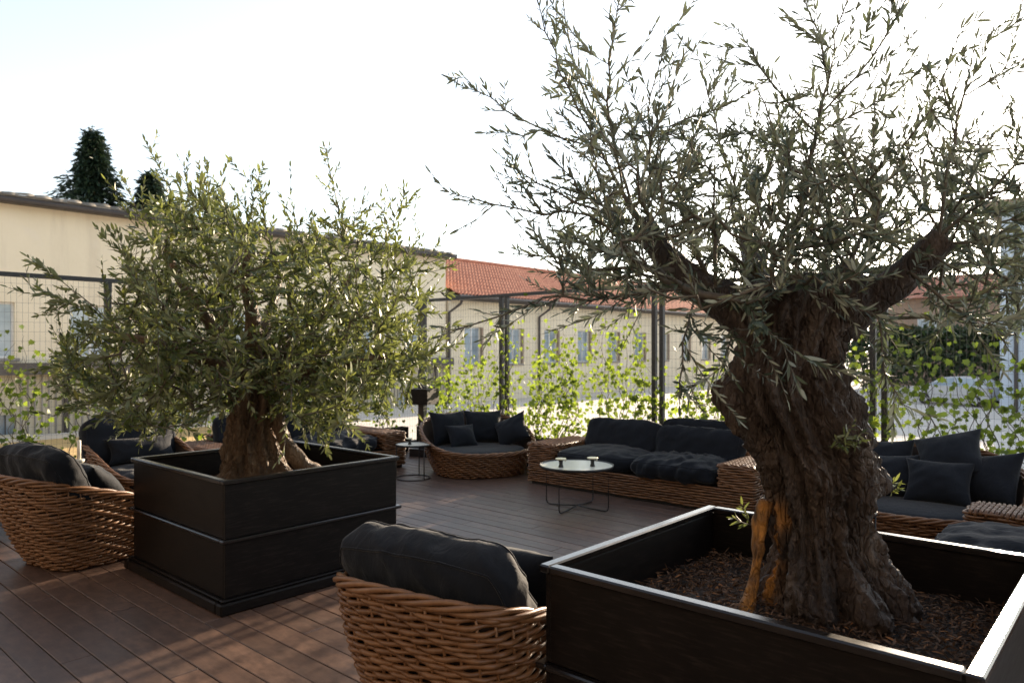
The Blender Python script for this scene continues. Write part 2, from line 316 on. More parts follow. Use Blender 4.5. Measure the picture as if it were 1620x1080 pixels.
# ------------------------------------------------------------------ ground and deck
g = MB(); g.add([(-400, -400, -1.2), (600, -400, -1.2), (600, 600, -1.2), (-400, 600, -1.2)], [(0, 1, 2, 3)])
g.build('ground', 'ground', kind='structure')
FU, FV = 8.05, 9.23                                   # the two fence lines
deck = MB().box(-4.9, FU + 0.12, -2.6, FV + 0.12, -1.19, -0.04).build('deck', 'black_metal', kind='structure')
PW, PITCH = 0.147, 0.153
u0 = -1.95; i = 0
plank_len = [3.8, 3.0, 2.2]
plank_meshes = {}
def plank_mesh(L):
    k = round(L, 2)
    if k not in plank_meshes: plank_meshes[k] = MB().bbox(0, PW, 0, k - 0.004, -0.036, 0.0, 0.003).mesh('plank')
    return plank_meshes[k]
while u0 < FU + 0.05:
    v0 = -2.5; first = [1.4, 2.6, 3.8, 2.0, 3.2][i % 5]
    segs = [first]
    while v0 + sum(segs) < FV + 0.05:
        rem = FV + 0.1 - v0 - sum(segs); segs.append(min(4.2, round(rem, 2)) if rem > 0.3 else round(rem, 2))
        if rem < 0.3: break
    for L in segs:
        if L > 0.2:
            o = put('plank', plank_mesh(L), 'deck', deck); o.location = (u0, v0, random.uniform(-0.0015, 0.001))
        v0 += L
    u0 += PITCH; i += 1

# ------------------------------------------------------------------ buildings and yard behind the fence
MB().box(-12, 15.5, 20.2, 26.1, -1.21, -1.194).build('painted_sun_strip', 'sungravel', kind='structure')  # strip of yard coloured ochre to paint in the warm sunlight
MB().box(-12, 25, 26.102, 26.45, -1.21, -1.06).build('kerb', 'palekerb', kind='structure')
def facade(mb, u0, u1, z0, z1, v, th, openings):
    xs = u0
    for (a, b, c, d) in sorted(openings):
        if a > xs: mb.box(xs, a, v, v + th, z0, z1)
        mb.box(a, b, v, v + th, z0, c); mb.box(a, b, v, v + th, d, z1); xs = b
    mb.box(xs, u1, v, v + th, z0, z1)
BV = 27.5; GZ = -1.2
b0 = thing('unseen_shade_building', (-5.0, 0, GZ), 0, 'added unseen rendered building with glazed doors, shading the open side of the terrace', 'building')  # unseen, added behind the viewpoint to shade the near side
q = MB(); q.box(-9, -.4, -20, 16, 0, 9.6)
for a, b, c, d in ((-20, 16, 4.1, 9.59), (-20, 16, 0, 1.2), (-20, -9, 1.2, 4.1), (-7, -4.6, 1.2, 4.1), (-2.6, -.2, 1.2, 4.1), (1.8, 4.2, 1.2, 4.1), (6.2, 8.6, 1.2, 4.1), (10.6, 16, 1.2, 4.1)): q.box(-.399, 0, a, b, c + .0005, d)
q.build('wall', 'darkwall', b0)
for a in (-9, -4.6, -.2, 4.2, 8.6):
    o = MB().box(-.25, -.17, a, a + .08, 1.2, 4.1).box(-.25, -.17, a + 1.92, a + 2.0, 1.2, 4.1).box(-.25, -.17, a + .08, a + 1.92, 4.02, 4.1).box(-.25, -.17, a + .96, a + 1.04, 1.2, 4.02).build('glazed_door', 'fence', b0)
    MB().box(-.22, -.2, a + .08, a + .96, 1.2, 4.02).box(-.22, -.2, a + 1.04, a + 1.92, 1.2, 4.02).build('pane', 'darkglass', o)
MB().box(-9.3, .3, -20.3, 16.3, 9.602, 9.8).build('roof', 'gutter', b0)
def window(parent, a, b, c, d, v, kind):
    wi = MB()
    fr = 0.07
    wi.box(a, a + fr, v + .12, v + .2, c, d); wi.box(b - fr, b, v + .12, v + .2, c, d)
    wi.box(a + fr, b - fr, v + .12, v + .2, c, c + fr); wi.box(a + fr, b - fr, v + .12, v + .2, d - fr, d)
    m_ = (a + b) / 2; wi.box(m_ - .04, m_ + .04, v + .11, v + .19, c + fr, d - fr)
    wo_ = wi.build('window', 'white_frame', parent)
    for x0, x1 in ((a + fr, m_ - .04), (m_ + .04, b - fr)):
        MB().box(x0, x1, v + .15, v + .165, c + fr, d - fr).build('pane', 'glass', wo_)
    MB().box(a - .12, b + .12, v - .1, v + .1, c - .1, c - .002).build('sill', 'stone', wo_)
    if kind == 'shutter':
        sh = MB()
        for k in range(14):
            z = c + .05 + (d - c - .1) * k / 14; sh.box(b - .02, b + .06, v - .11, v - .01, z, z + (d - c) / 14 * .8)
        sh.box(b - .03, b + .07, v - .14, v - .11, c + .02, d - .02); sh.box(b - .03, b + .07, v - .02, v + .02, c + .02, d - .02)
        sh.build('shutter', 'shutter', wo_)
b1 = thing('ochre_building', (0, 0, GZ), 0, 'long ochre plastered building with grey ledge and lichen-grey roof edge', 'building')
off = -GZ
ops = [(x - .66, x + .66, 1.36 + off, 3.16 + off) for x in np.arange(-5.5, 24, 2.9) + 0.0]
ops = [(x - .66, x + .66, 1.36 + off, 3.16 + off) for x in [6.1 + 2.9 * k for k in range(-4, 7)]]
wl = MB(); facade(wl, -8, 25.7, 1.20 + off, 6.42 + off, BV, .35, ops); wl.build('upper_wall', 'plaster', b1)
lowops = [(x - .8, x + .8, .1, .75) for x in [6.0 + 5.8 * k for k in range(-2, 4)]]
wl = MB(); facade(wl, -8, 25.7, 0, .82 + off, BV, .35, lowops); wl.build('lower_wall', 'plaster_low', b1)
q = MB()
for x in np.arange(-7.9, 25.6, .2):
    if not any(a - .03 < x < b + .03 for a, b, c, d in lowops): q.box(x, x + .035, BV - .045, BV - .001, .02, .82 + off - .01)
q.build('battens', 'stone', b1, kind='stuff')
MB().box(-8, 25.9, BV - .42, BV + .35, .82 + off, 1.20 + off).build('ledge', 'cornice', b1)
for o_ in ops: window(b1, *o_, BV, 'plain')
for (a, b, c, d) in lowops:
    q = MB().box(a, b, BV + .2, BV + .25, c, d).build('cellar_window', 'glass', b1)
    for k in range(1, 6): MB().box(a + (b - a) * k / 6 - .015, a + (b - a) * k / 6 + .015, BV + .12, BV + .15, c, d).build('bar', 'gutter', q)
MB().box(25.36, 25.7, BV + .352, BV + 9, 0, 6.42 + off).box(-8, 25.35, BV + 8.65, BV + 9, 0, 6.42 + off).build('rear_wall', 'plaster', b1)
for x in (8.2, 16.9, 24.9): MB().tube([(x, BV - .1, .02), (x, BV - .1, .82 + off - .01)], .07, 8).build('downpipe', 'gutter', b1)
MB().tube([(-8, BV - .55, 6.36 + off), (25.9, BV - .55, 6.36 + off)], .11, 10).build('gutter', 'gutter', b1)
MB().box(-8, 25.95, BV - .48, BV - .002, 6.30 + off, 6.40 + off).build('soffit', 'gutter', b1)
rf = MB(); rf.add([(-8.1, BV - .6, 6.52 + off), (26, BV - .6, 6.52 + off), (26, BV + 4.6, 7.35 + off), (-8.1, BV + 4.6, 7.35 + off), (26, BV + 9.2, 6.52 + off), (-8.1, BV + 9.2, 6.52 + off),
                  (-8.1, BV - .6, 6.43 + off), (26, BV - .6, 6.43 + off), (26, BV + 9.2, 6.43 + off), (-8.1, BV + 9.2, 6.43 + off)],
                 [(0, 1, 2, 3), (3, 2, 4, 5), (6, 7, 1, 0), (7, 8, 4, 2, 1), (8, 9, 5, 4), (9, 6, 0, 3, 5)])
rfo = rf.build('roof', 'greytile', b1)
tm = MB(); n = 8
for k in range(n + 1):
    a = math.pi * k / n
    for y, z in ((0, 0), (1.0, .16)):
        tm.v.append((.22 * math.cos(a), y, z + .10 * math.sin(a)))
for k in range(n): tm.f.append((2 * k, 2 * k + 1, 2 * k + 3, 2 * k + 2))
tm.f.append(tuple(2 * k for k in range(n + 1)))
tme = tm.mesh('roof_tile', True)
for k in range(int(33.8 / .45)):
    o = put('roof_tile', tme, 'greytile', rfo); o.location = (-7.9 + .45 * k, BV - .66 + random.uniform(-.04, .04), 6.50 + off + random.uniform(-.03, .03))
# red roofed wing
b2 = thing('red_roofed_building', (0, 0, GZ), 0, 'low cream building with terracotta tiled roof and a row of shuttered windows', 'building')
ops2 = [(x - .62, x + .62, .82 + off, 2.84 + off) for x in [27.75 + 3.37 * k for k in range(14)]]
wl = MB(); facade(wl, 25.95, 74, 0, 4.3 + off, BV + .06, .35, ops2); wl.build('wall', 'plaster', b2)
for o_ in ops2: window(b2, *o_, BV + .06, 'shutter')
MB().box(73.65, 74, BV + .415, BV + 11, 0, 4.3 + off).box(25.95, 73.64, BV + 10.6, BV + 11, 0, 4.3 + off).build('rear_wall', 'plaster', b2)
ru = np.linspace(26.05, 75, int((75 - 26.05) / .065)); rows = 22
V = []; 
for r in range(rows):
    for e in (0.0, 0.93):
        t = (r + e) / rows; v_ = BV - .65 + 6.15 * t; z_ = 4.45 + off + 2.75 * t + (0.05 if e == 0 else -0.035)
        if r == 0 and e == 0: pass
        V.append(np.stack([ru + (0.13 if r % 2 else 0), np.full_like(ru, v_), z_ + 0.045 * np.sin(ru * 2 * math.pi / .26 + (math.pi if r % 2 else 0))], 1))
nr, nc = len(V), len(ru); V = np.concatenate(V)
ii, jj = np.meshgrid(np.arange(nr - 1), np.arange(nc - 1), indexing='ij'); q = (ii * nc + jj).ravel()
Fq = np.stack([q, q + 1, q + nc + 1, q + nc], 1)
rt = put('roof_tiles', np_mesh('roof_tiles', V, Fq, 4, smooth=False), 'rooftile', b2, kind='stuff')
MB().add([(25.97, BV - .6, 4.32 + off), (75, BV - .6, 4.32 + off), (75, BV + 5.5, 7.1 + off), (25.97, BV + 5.5, 7.1 + off), (25.97, BV + 11.5, 4.32 + off), (75, BV + 11.5, 4.32 + off)],
         [(0, 1, 2, 3), (3, 2, 5, 4), (0, 3, 4), (1, 5, 2), (0, 4, 5, 1)]).build('roof_deck', 'gutter', b2)
MB().tube([(26.1, BV + 5.52, 7.26 + off), (75, BV + 5.52, 7.26 + off)], .16, 8).build('ridge_cap', 'rooftile', b2)
MB().tube([(25.97, BV - .72, 4.36 + off), (75, BV - .72, 4.36 + off)], .11, 10).build('gutter', 'gutter', b2)
MB().box(25.98, 75, BV - .6, BV + .05, 4.22 + off, 4.30 + off).build('soffit', 'gutter', b2)
for x in (26.25, 33.6, 46.8): MB().tube([(x, BV - .7, 4.3 + off), (x, BV - .55, 4.0 + off), (x - .35, BV - .06, 3.55 + off), (x - .35, BV - .06, .02)], .075, 8).build('downpipe', 'gutter', b2)
# pale blue building on the right
dB = 33.0
def PXz(px, d): return (px - CX) / F * d
lb = RF(PXz(1582, dB), dB, 0)
b3 = thing('pale_blue_building', (lb.x, lb.y, GZ), 0, 'pale blue rendered building with dark downpipe and grey door', 'building')
TB = 8.15 + off
# its yard facade faces the terrace (along -X), its left side runs along X
wl = MB()
yo = [(-3.1, -1.9, .05, 2.6), (-6.0, -4.8, 1.2, 3.0), (-3.0, -1.8, 4.6, 6.6), (-6.0, -4.8, 4.6, 6.6)]
def fac_y(mb, y0, y1, z0, z1, x, th, cols):
    ys = y0
    for (a, b, spans) in sorted(cols):
        if a > ys: mb.box(x, x + th, ys, a, z0, z1)
        zz = z0
        for c, d in spans: mb.box(x, x + th, a, b, zz, c); zz = d
        mb.box(x, x + th, a, b, zz, z1); ys = b
    mb.box(x, x + th, ys, y1, z0, z1)
fac_y(wl, -14, 0, 0, TB, 0, .35, [(-3.1, -1.7, [(.05, 2.9), (4.6, 6.6)]), (-6.6, -5.2, [(1.2, 3.0), (4.6, 6.6)])])
wl.box(.352, 12, -.35, 0, 0, TB).build('wall', 'bluewall', b3)
MB().box(.1, .16, -3.1, -1.7, .05, 2.9).build('door', 'bluedoor', b3)
for (a, b, c, d) in ((-3.1, -1.7, 4.6, 6.6), (-6.6, -5.2, 4.6, 6.6), (-6.6, -5.2, 1.2, 3.0)):
    q = MB().box(.1, .18, a, a + .08, c, d).box(.1, .18, b - .08, b, c, d).box(.1, .18, a + .08, b - .08, c, c + .08).box(.1, .18, a + .08, b - .08, d - .08, d).build('window', 'white_frame', b3)
    MB().box(.13, .15, a + .08, b - .08, c + .08, d - .08).build('pane', 'glass', q)
MB().tube([(-.09, -.62, .02), (-.09, -.62, TB - .1)], .08, 8).build('downpipe', 'gutter', b3)
MB().box(-.9, 13, -15, .8, TB + .002, TB + .14).build('eave', 'shutter', b3)
MB().add([(-1, -15.1, TB + .142), (13, -15.1, TB + .142), (13, .9, TB + .142), (-1, .9, TB + .142), (6, -8, TB + 1.1), (6, -6, TB + 1.1)],
         [(0, 1, 4), (1, 2, 5, 4), (2, 3, 5), (3, 0, 4, 5), (3, 2, 1, 0)]).build('roof', 'rooftile', b3)
# brown house further back
hb = RF(PXz(1380, 58), 58, 0)
b4 = thing('brown_house', (hb.x, hb.y, GZ), 0, 'brown rendered house with tiled roof behind the dark hedge', 'house')
wl = MB(); fac_y(wl, -20, 0, 0, 5.6 + off, 0, .4, [(-4.6, -3.2, [(2.2 + off, 4.0 + off)]), (-9.2, -7.6, [(2.2 + off, 4.0 + off)]), (-14, -12.4, [(2.2 + off, 4.0 + off)])])
wl.box(.402, 9, -.4, 0, 0, 5.6 + off).build('wall', 'brownwall', b4)
for a, b in ((-4.6, -3.2), (-9.2, -7.6), (-14, -12.4)):
    q = MB().box(.1, .2, a, a + .09, 2.2 + off, 4 + off).box(.1, .2, b - .09, b, 2.2 + off, 4 + off).box(.1, .2, a + .09, b - .09, 2.2 + off, 2.29 + off).box(.1, .2, a + .09, b - .09, 3.91 + off, 4 + off).build('window', 'white_frame', b4)
    MB().box(.14, .16, a + .09, b - .09, 2.29 + off, 3.91 + off).build('pane', 'glass', q)
MB().add([(-.8, -20.6, 5.55 + off), (-.8, .7, 5.55 + off), (4.8, .7, 7.6 + off), (4.8, -20.6, 7.6 + off), (10, .7, 5.55 + off), (10, -20.6, 5.55 + off)],
         [(0, 3, 2, 1), (3, 5, 4, 2), (1, 2, 4), (0, 5, 3), (0, 1, 4, 5)]).build('roof', 'rooftile', b4)
# hedge, low wall, car
def clump_mesh(name, pts, size, rs):
    n = len(pts); d = rng.normal(size=(n, 3)); d[:, 2] += .3; nn = rng.normal(size=(n, 3))
    return leaf_mesh(name, pts, d, nn, size * (0.7 + .6 * rng.random(n)), size * rs * (0.7 + .6 * rng.random(n)))
hc = RF(PXz(1340, 48), 48, 0)
hd = thing('clipped_hedge', (hc.x, hc.y, GZ), math.radians(-90), 'dark clipped hedge in front of the brown house', 'hedge')
n = 9000; pts = np.stack([rng.random(n) * 15, rng.normal(0, .35, n), np.sqrt(rng.random(n)) * 4.0 * (1 + .05 * np.sin(rng.random(n) * 9))], 1)
put('foliage', clump_mesh('foliage', pts, .38, .55), 'hedge', hd, kind='stuff')
q = MB()
for k in range(8): q.tube([(1 + k * 1.8, 0, 0), (1.1 + k * 1.8, .05, 2.6)], [.07, .04], 6)
q.build('stems', 'twig', hd)
hw = MB().box(0, 14, -.15, .15, 0, .55).box(-.05, 14.05, -.2, .2, .552, .62)
hwo = thing('low_yard_wall', (lb.x - 9, lb.y - 3.2, GZ), math.radians(-60), 'low pale wall running up to the pale blue building', 'wall')
hw.build('masonry', 'bluewall', hwo)
def car(loc, rz):
    t = thing('parked_car', loc, rz, 'silver hatchback car parked in the bright yard', 'car')
    prof = [(-2.0, .35), (-2.05, .62), (-1.98, .88), (-1.1, .97), (.0, .98), (1.3, .98), (1.9, .92), (2.0, .6), (1.98, .35)]
    roofp = [(-1.15, .96), (-.45, 1.40), (.2, 1.47), (1.2, 1.42), (1.85, .94)]
    def loft(pr, w0, w1, zb):
        mb = MB(); m = len(pr)
        for s in (-1, 1):
            for x, z in pr: mb.v.append((x, s * (w0 + (w1 - w0) * (z - zb) / .55), z))
        for k in range(m - 1): mb.f.append((k, m + k, m + k + 1, k + 1))
        mb.f.append(tuple(range(m))); mb.f.append(tuple(range(2 * m - 1, m - 1, -1))); mb.f.append((0, m - 1, 2 * m - 1, m)); return mb
    loft(prof, .82, .86, .35).build('body', 'carpaint', t)
    loft(roofp, .82, .60, .94).build('cabin', 'carpaint', t)
    for s in (-1, 1):
        for pl in ([(-.95, 1.0), (-.38, 1.34), (.25, 1.40), (.25, 1.0)], [(.32, 1.0), (.32, 1.40), (1.15, 1.36), (1.62, 1.0)]):
            mb = MB(); mb.add([(x, s * (.835 - (z - .94) / .55 * .22), z) for x, z in pl], [(0, 1, 2, 3)]); mb.build('side_window', 'glass', t)
        for x in (-1.25, 1.3):
            a = np.linspace(0, 2 * math.pi, 21)[:-1]
            ty = MB().tube([(x + .24 * math.cos(q), s * .78, .31 + .24 * math.sin(q)) for q in a], .08, 8, True).build('wheel', 'rubber', t)
            MB().lathe([(.01, 0), (.17, .02), (.17, .06)], 16).build('rim', 'carpaint', ty).matrix_local = Matrix.Translation((x, s * .80, .31)) @ Matrix.Rotation(-s * math.pi / 2, 4, 'X')
        MB().bbox(-2.06, -1.9, s * .62 - .17, s * .62 + .17, .62, .76, .03).build('headlight', 'clear', t)
        MB().bbox(1.86, 1.99, s * .66 - .1, s * .66 + .1, .66, .92, .03).build('tail_light', 'lampred', t)
    mb = MB(); mb.add([(-1.08, -.76, 1.0), (-1.08, .76, 1.0), (-.50, .62, 1.37), (-.50, -.62, 1.37)], [(0, 1, 2, 3)])
    for k in range(4): mb.v[k] = (mb.v[k][0] - .03, mb.v[k][1], mb.v[k][2] + .02)
    mb.build('windscreen', 'glass', t)
cp = RF(PXz(1515, 37), 37, 0); car((cp.x, cp.y, GZ), math.radians(-110))
# dark conifers behind the ochre building
def conifer(loc, h, r, n, label):
    t = thing('conifer_tree', loc, 0, label, 'tree', 'dark conifers behind the roof')
    MB().tube([(0, 0, 0), (0, 0, h * .5), (0.1, 0, h * .96)], [.3, .18, .03], 8).build('trunk', 'bark2', t)
    tt = rng.random(n) ** 0.8; a = rng.random(n) * 2 * math.pi
    lay = 0.75 + .35 * np.sin(tt * 55 + 3 * np.sin(a * 3)) * (1 - tt)
    rad = r * np.clip((1 - tt) ** .85, 0.02, .8) * np.sqrt(rng.random(n)) * lay * (1 + .30 * np.sin(a * 5 + tt * 9)) * (1 + .25 * np.sin(a * 2 + tt * 21))
    pts = np.stack([np.cos(a) * rad, np.sin(a) * rad, h * (.22 + .78 * tt)], 1)
    pts = pts + rng.normal(size=(n, 3)) * [.16, .16, .25]
    d = np.stack([np.cos(a), np.sin(a), -.35 + .3 * rng.normal(size=n)], 1) + .35 * rng.normal(size=(n, 3))
    put('crown', leaf_mesh('crown', pts, d, rng.normal(size=(n, 3)) + [0, 0, 1.5], .25 + .40 * rng.random(n), .09 + .10 * rng.random(n)), 'conifer', t, kind='stuff')
p = RF(PXz(147, 50), 50, GZ); conifer(tuple(p), 17.6, 5.6, 17000, 'tall dark conifer with pointed top behind the ochre building')
p = RF(PXz(238, 52), 52, GZ); conifer(tuple(p), 15.2, 6.0, 13000, 'shorter dark conifer beside the taller one, behind the roof')

# ------------------------------------------------------------------ fence
def fence(name, a, b, posts, label, pairs):
    A = Vector(a); B = Vector(b); L = (B - A).length; ang = math.atan2(B.y - A.y, B.x - A.x)
    t = thing(name, (A.x, A.y, 0), ang, label, 'fence', 'wire fences round the terrace')
    H = 2.48
    for x in posts:
        if pairs:
            for dx in (-.055, .055): MB().bbox(x + dx - .028, x + dx + .028, -.03, .03, 0, H - .05, .004).build('post', 'fence', t)
        else: MB().bbox(x - .035, x + .035, -.035, .035, 0, H - .05, .004).build('post', 'fence', t)
    MB().bbox(0, L, -.032, .032, H - .049, H, .004).build('top_rail', 'fence', t)
    MB().bbox(0, L, -.025, .025, .10, .14, .004).build('bottom_rail', 'fence', t)
    wv = MB()
    for x in np.arange(.05, L, .055): wv.tube([(x, .036, .12), (x, .036, H - .03)], .0013, 3, cap=False)
    for z in np.arange(.16, H - .05, .105): wv.tube([(0, .0405, z), (L, .0405, z)], .0013, 3, cap=False)
    wv.build('wire_mesh', 'wire', t, kind='stuff')
    return t
fence('wire_fence', (FU, -2.0, 0), (FU, FV, 0), [2.13 + 2.0 - 2.6, 4.13, 6.70, 9.33, FV + 2.0 - .05], 'black wire fence with paired posts, behind the long wicker sofa', True)
fence('wire_fence', (-1.0, FV, 0), (FU - .04, FV, 0), [.0 + 1.75, 4.2, 6.6], 'black post and wire mesh fence in front of the ochre building', False)

# ------------------------------------------------------------------ planters
def planter(x0, y0, sx, sy, label):
    t = thing('square_planter', (x0 + sx / 2, y0 + sy / 2, 0), 0, label, 'planter', 'big square olive planters')
    hx, hy = sx / 2, sy / 2
    def ring(mb, ox, oy, ix, iy, z0, z1, b=.003):
        mb.bbox(-ox, ox, -oy, -iy, z0, z1, b); mb.bbox(-ox, ox, iy, oy, z0, z1, b); mb.bbox(-ox, -ix, -iy + .0005, iy - .0005, z0, z1, b); mb.bbox(ix, ox, -iy + .0005, iy - .0005, z0, z1, b)
    q = MB(); e = .018
    ring(q, hx - e, hy - e, hx - e - .022, hy - e - .022, .462, .80); q.build('upper_box', 'planter', t)
    q = MB(); ring(q, hx - e, hy - e, hx - e - .022, hy - e - .022, .092, .436); q.build('lower_box', 'planter', t)
    q = MB(); ring(q, hx, hy, hx - .046, hy - .046, .801, .832, .006); q.build('rim', 'planter_rim', t)
    q = MB(); ring(q, hx + .012, hy + .012, hx - .04, hy - .04, .437, .461, .006); q.build('ledge', 'planter_rim', t)
    q = MB(); ring(q, hx + .035, hy + .035, hx - .04, hy - .04, .002, .075, .01); q.build('plinth', 'planter', t)
    q = MB(); ring(q, hx + .012, hy + .012, hx - .04, hy - .04, .0755, .0915, .006); q.build('plinth_step', 'planter', t)
    n = 50; V = []; ex, ey = hx - e - .023, hy - e - .023
    for i in range(n + 1):
        for j in range(n + 1):
            x, y = -ex + 2 * ex * i / n, -ey + 2 * ey * j / n
            r = math.hypot(x, y); V.append((x, y, .60 + .05 * math.exp(-(r / .35) ** 2) + .025 * mnoise.noise((x * 4 + x0, y * 4, 1)) + .012 * mnoise.noise((x * 16, y * 16, x0))))
    Fq = [(i * (n + 1) + j, (i + 1) * (n + 1) + j, (i + 1) * (n + 1) + j + 1, i * (n + 1) + j + 1) for i in range(n) for j in range(n)]
    MB().add(V, Fq).build('soil', 'soil', t, True)
    k = 9000; px_, py_ = (rng.random(k) * 2 - 1) * (ex - .03), (rng.random(k) * 2 - 1) * (ey - .03)
    pz = .612 + .05 * np.exp(-((px_ ** 2 + py_ ** 2) / .35 ** 2)) + .02 * rng.random(k)
    d = rng.normal(size=(k, 3)); d[:, 2] *= .28; nn = rng.normal(size=(k, 3)) * .5; nn[:, 2] += 1
    put('bark_chips', leaf_mesh('bark_chips', np.stack([px_, py_, pz], 1), d, nn, .016 + .030 * rng.random(k), .004 + .007 * rng.random(k), .2), 'litter', t, kind='stuff')
    return t
PA = (2.13, .32, 1.40, 1.44); PB = (2.16, 4.32, 1.40, 1.46)
planter(*PA, 'black square planter holding the thick gnarled olive trunk')
planter(*PB, 'black square planter holding the bushy green olive tree')

# ------------------------------------------------------------------ olive trees
def gnarled(rows, d0, n, m, depth_ratio, seed, amp, bumps, parent, mat, glow_tint=None, flare=None, inset=0.0):
    """rows: (py, left px, right px) outline at depth d0 -> trunk surface as one mesh in world axes"""
    rows = sorted(rows, key=lambda r: -r[0]); V = []; H = []
    ys = np.array([r[0] for r in rows], float); l = np.array([r[1] for r in rows], float); r_ = np.array([r[2] for r in rows], float)
    for i in range(m + 1):
        py = ys[0] + (ys[-1] - ys[0]) * i / m
        L = np.interp(-py, -ys, l); R = np.interp(-py, -ys, r_)
        cxp, hw_ = (L + R) / 2, (R - L) / 2 / F * d0
        z = CAMZ - (py - HY) / F * d0
        for k in range(n):
            a = 2 * math.pi * k / n
            ca, sa = math.cos(a), math.sin(a)
            tw = a + .55 * z + .25 * math.sin(z * 2.3)
            cc, ss = math.cos(tw), math.sin(tw)
            rid = 1 - abs(mnoise.noise((cc * 2.1 + seed, ss * 2.1, z * .75))) * 2
            rid2 = 1 - abs(mnoise.noise((cc * 5.0, ss * 5.0 + seed, z * 1.9))) * 2
            lump = mnoise.noise((cc * 1.4, ss * 1.4 + seed * 2, z * 2.6))
            fine = mnoise.noise((cc * 13, ss * 13 + seed, z * 22)) 
            fine2 = mnoise.noise((cc * 27, ss * 27 + seed, z * 48))
            knob = max(0, mnoise.noise((cc * 2.6 + 5, ss * 2.6 + seed, z * 5.5)) - .12); pit = max(0, mnoise.noise((cc * 3.4 - 5, ss * 3.4 + seed, z * 4.2)) - .25)
            dsp = amp * (.75 * (rid - .55) + .62 * (rid2 - .5) + .65 * lump + .42 * fine + .26 * fine2 + 1.5 * knob - 2.2 * pit)
            dsp -= inset; ht = 0
            for (ba, bz, wa, wz, h, glow) in bumps:
                da = (a - ba + math.pi) % (2 * math.pi) - math.pi
                e_ = math.exp(-(da / wa) ** 2 - ((z - bz) / wz) ** 2)
                dsp += h * e_; ht = max(ht, glow * min(1, e_ * 1.6))
            if flare:
                fz = math.exp(-max(0, z - flare[0]) / flare[1]); dsp += flare[2] * fz * max(0, math.sin(a * flare[3] + seed) ) 
            x = (cxp - CX) / F * d0 + (hw_ + dsp) * ca; y = d0 + (hw_ * depth_ratio + dsp) * sa
            V.append(RF(x, y, z)); H.append(ht)
    Fq = [(i * n + k, i * n + (k + 1) % n, (i + 1) * n + (k + 1) % n, (i + 1) * n + k) for i in range(m) for k in range(n)]
    V.append(sum((V[m * n + k] for k in range(n)), Vector()) / n + Vector((0, 0, .02))); H.append(0); top = len(V) - 1
    me_f = [(top, m * n + k, m * n + (k + 1) % n) for k in range(n)]
    me = bpy.data.meshes.new('trunk'); me.from_pydata([tuple(p - parent.location) for p in V], [], Fq + me_f); me.update()
    at = me.attributes.new('glow_tint', 'FLOAT', 'POINT'); at.data.foreach_set('value', H)
    me.polygons.foreach_set('use_smooth', [True] * len(me.polygons))
    return put('trunk', me, mat, parent)
def gtube(mb, pts, rad, n=14, seed=0, amp=.25):
    """limb with lumpy bark"""
    P = [Vector(p) for p in pts]; fine = []
    for i in range(len(P) - 1):
        for k in range(8):
            t = k / 8; p0 = P[max(0, i - 1)]; p3 = P[min(len(P) - 1, i + 2)]
            q = .5 * ((2 * P[i]) + (P[i + 1] - p0) * t + (2 * p0 - 5 * P[i] + 4 * P[i + 1] - p3) * t * t + (3 * P[i] - p0 - 3 * P[i + 1] + p3) * t ** 3)
            fine.append((q, rad[i] + (rad[i + 1] - rad[i]) * t))
    fine.append((P[-1], rad[-1]))
    o = len(mb.v); mb.tube([q for q, r in fine], [r for q, r in fine], n)
    cen = [q for q, r in fine]
    for i, (q, r) in enumerate(fine):
        for k in range(n):
            v = Vector(mb.v[o + i * n + k]); dd = (v - q)
            s = 1 + amp * (mnoise.noise((v.x * 9 + seed, v.y * 9, v.z * 7)) + .6 * mnoise.noise((v.x * 28, v.y * 28 + seed, v.z * 18)))
            mb.v[o + i * n + k] = tuple(q + dd * s)
    return [q for q, r in fine], [r for q, r in fine]

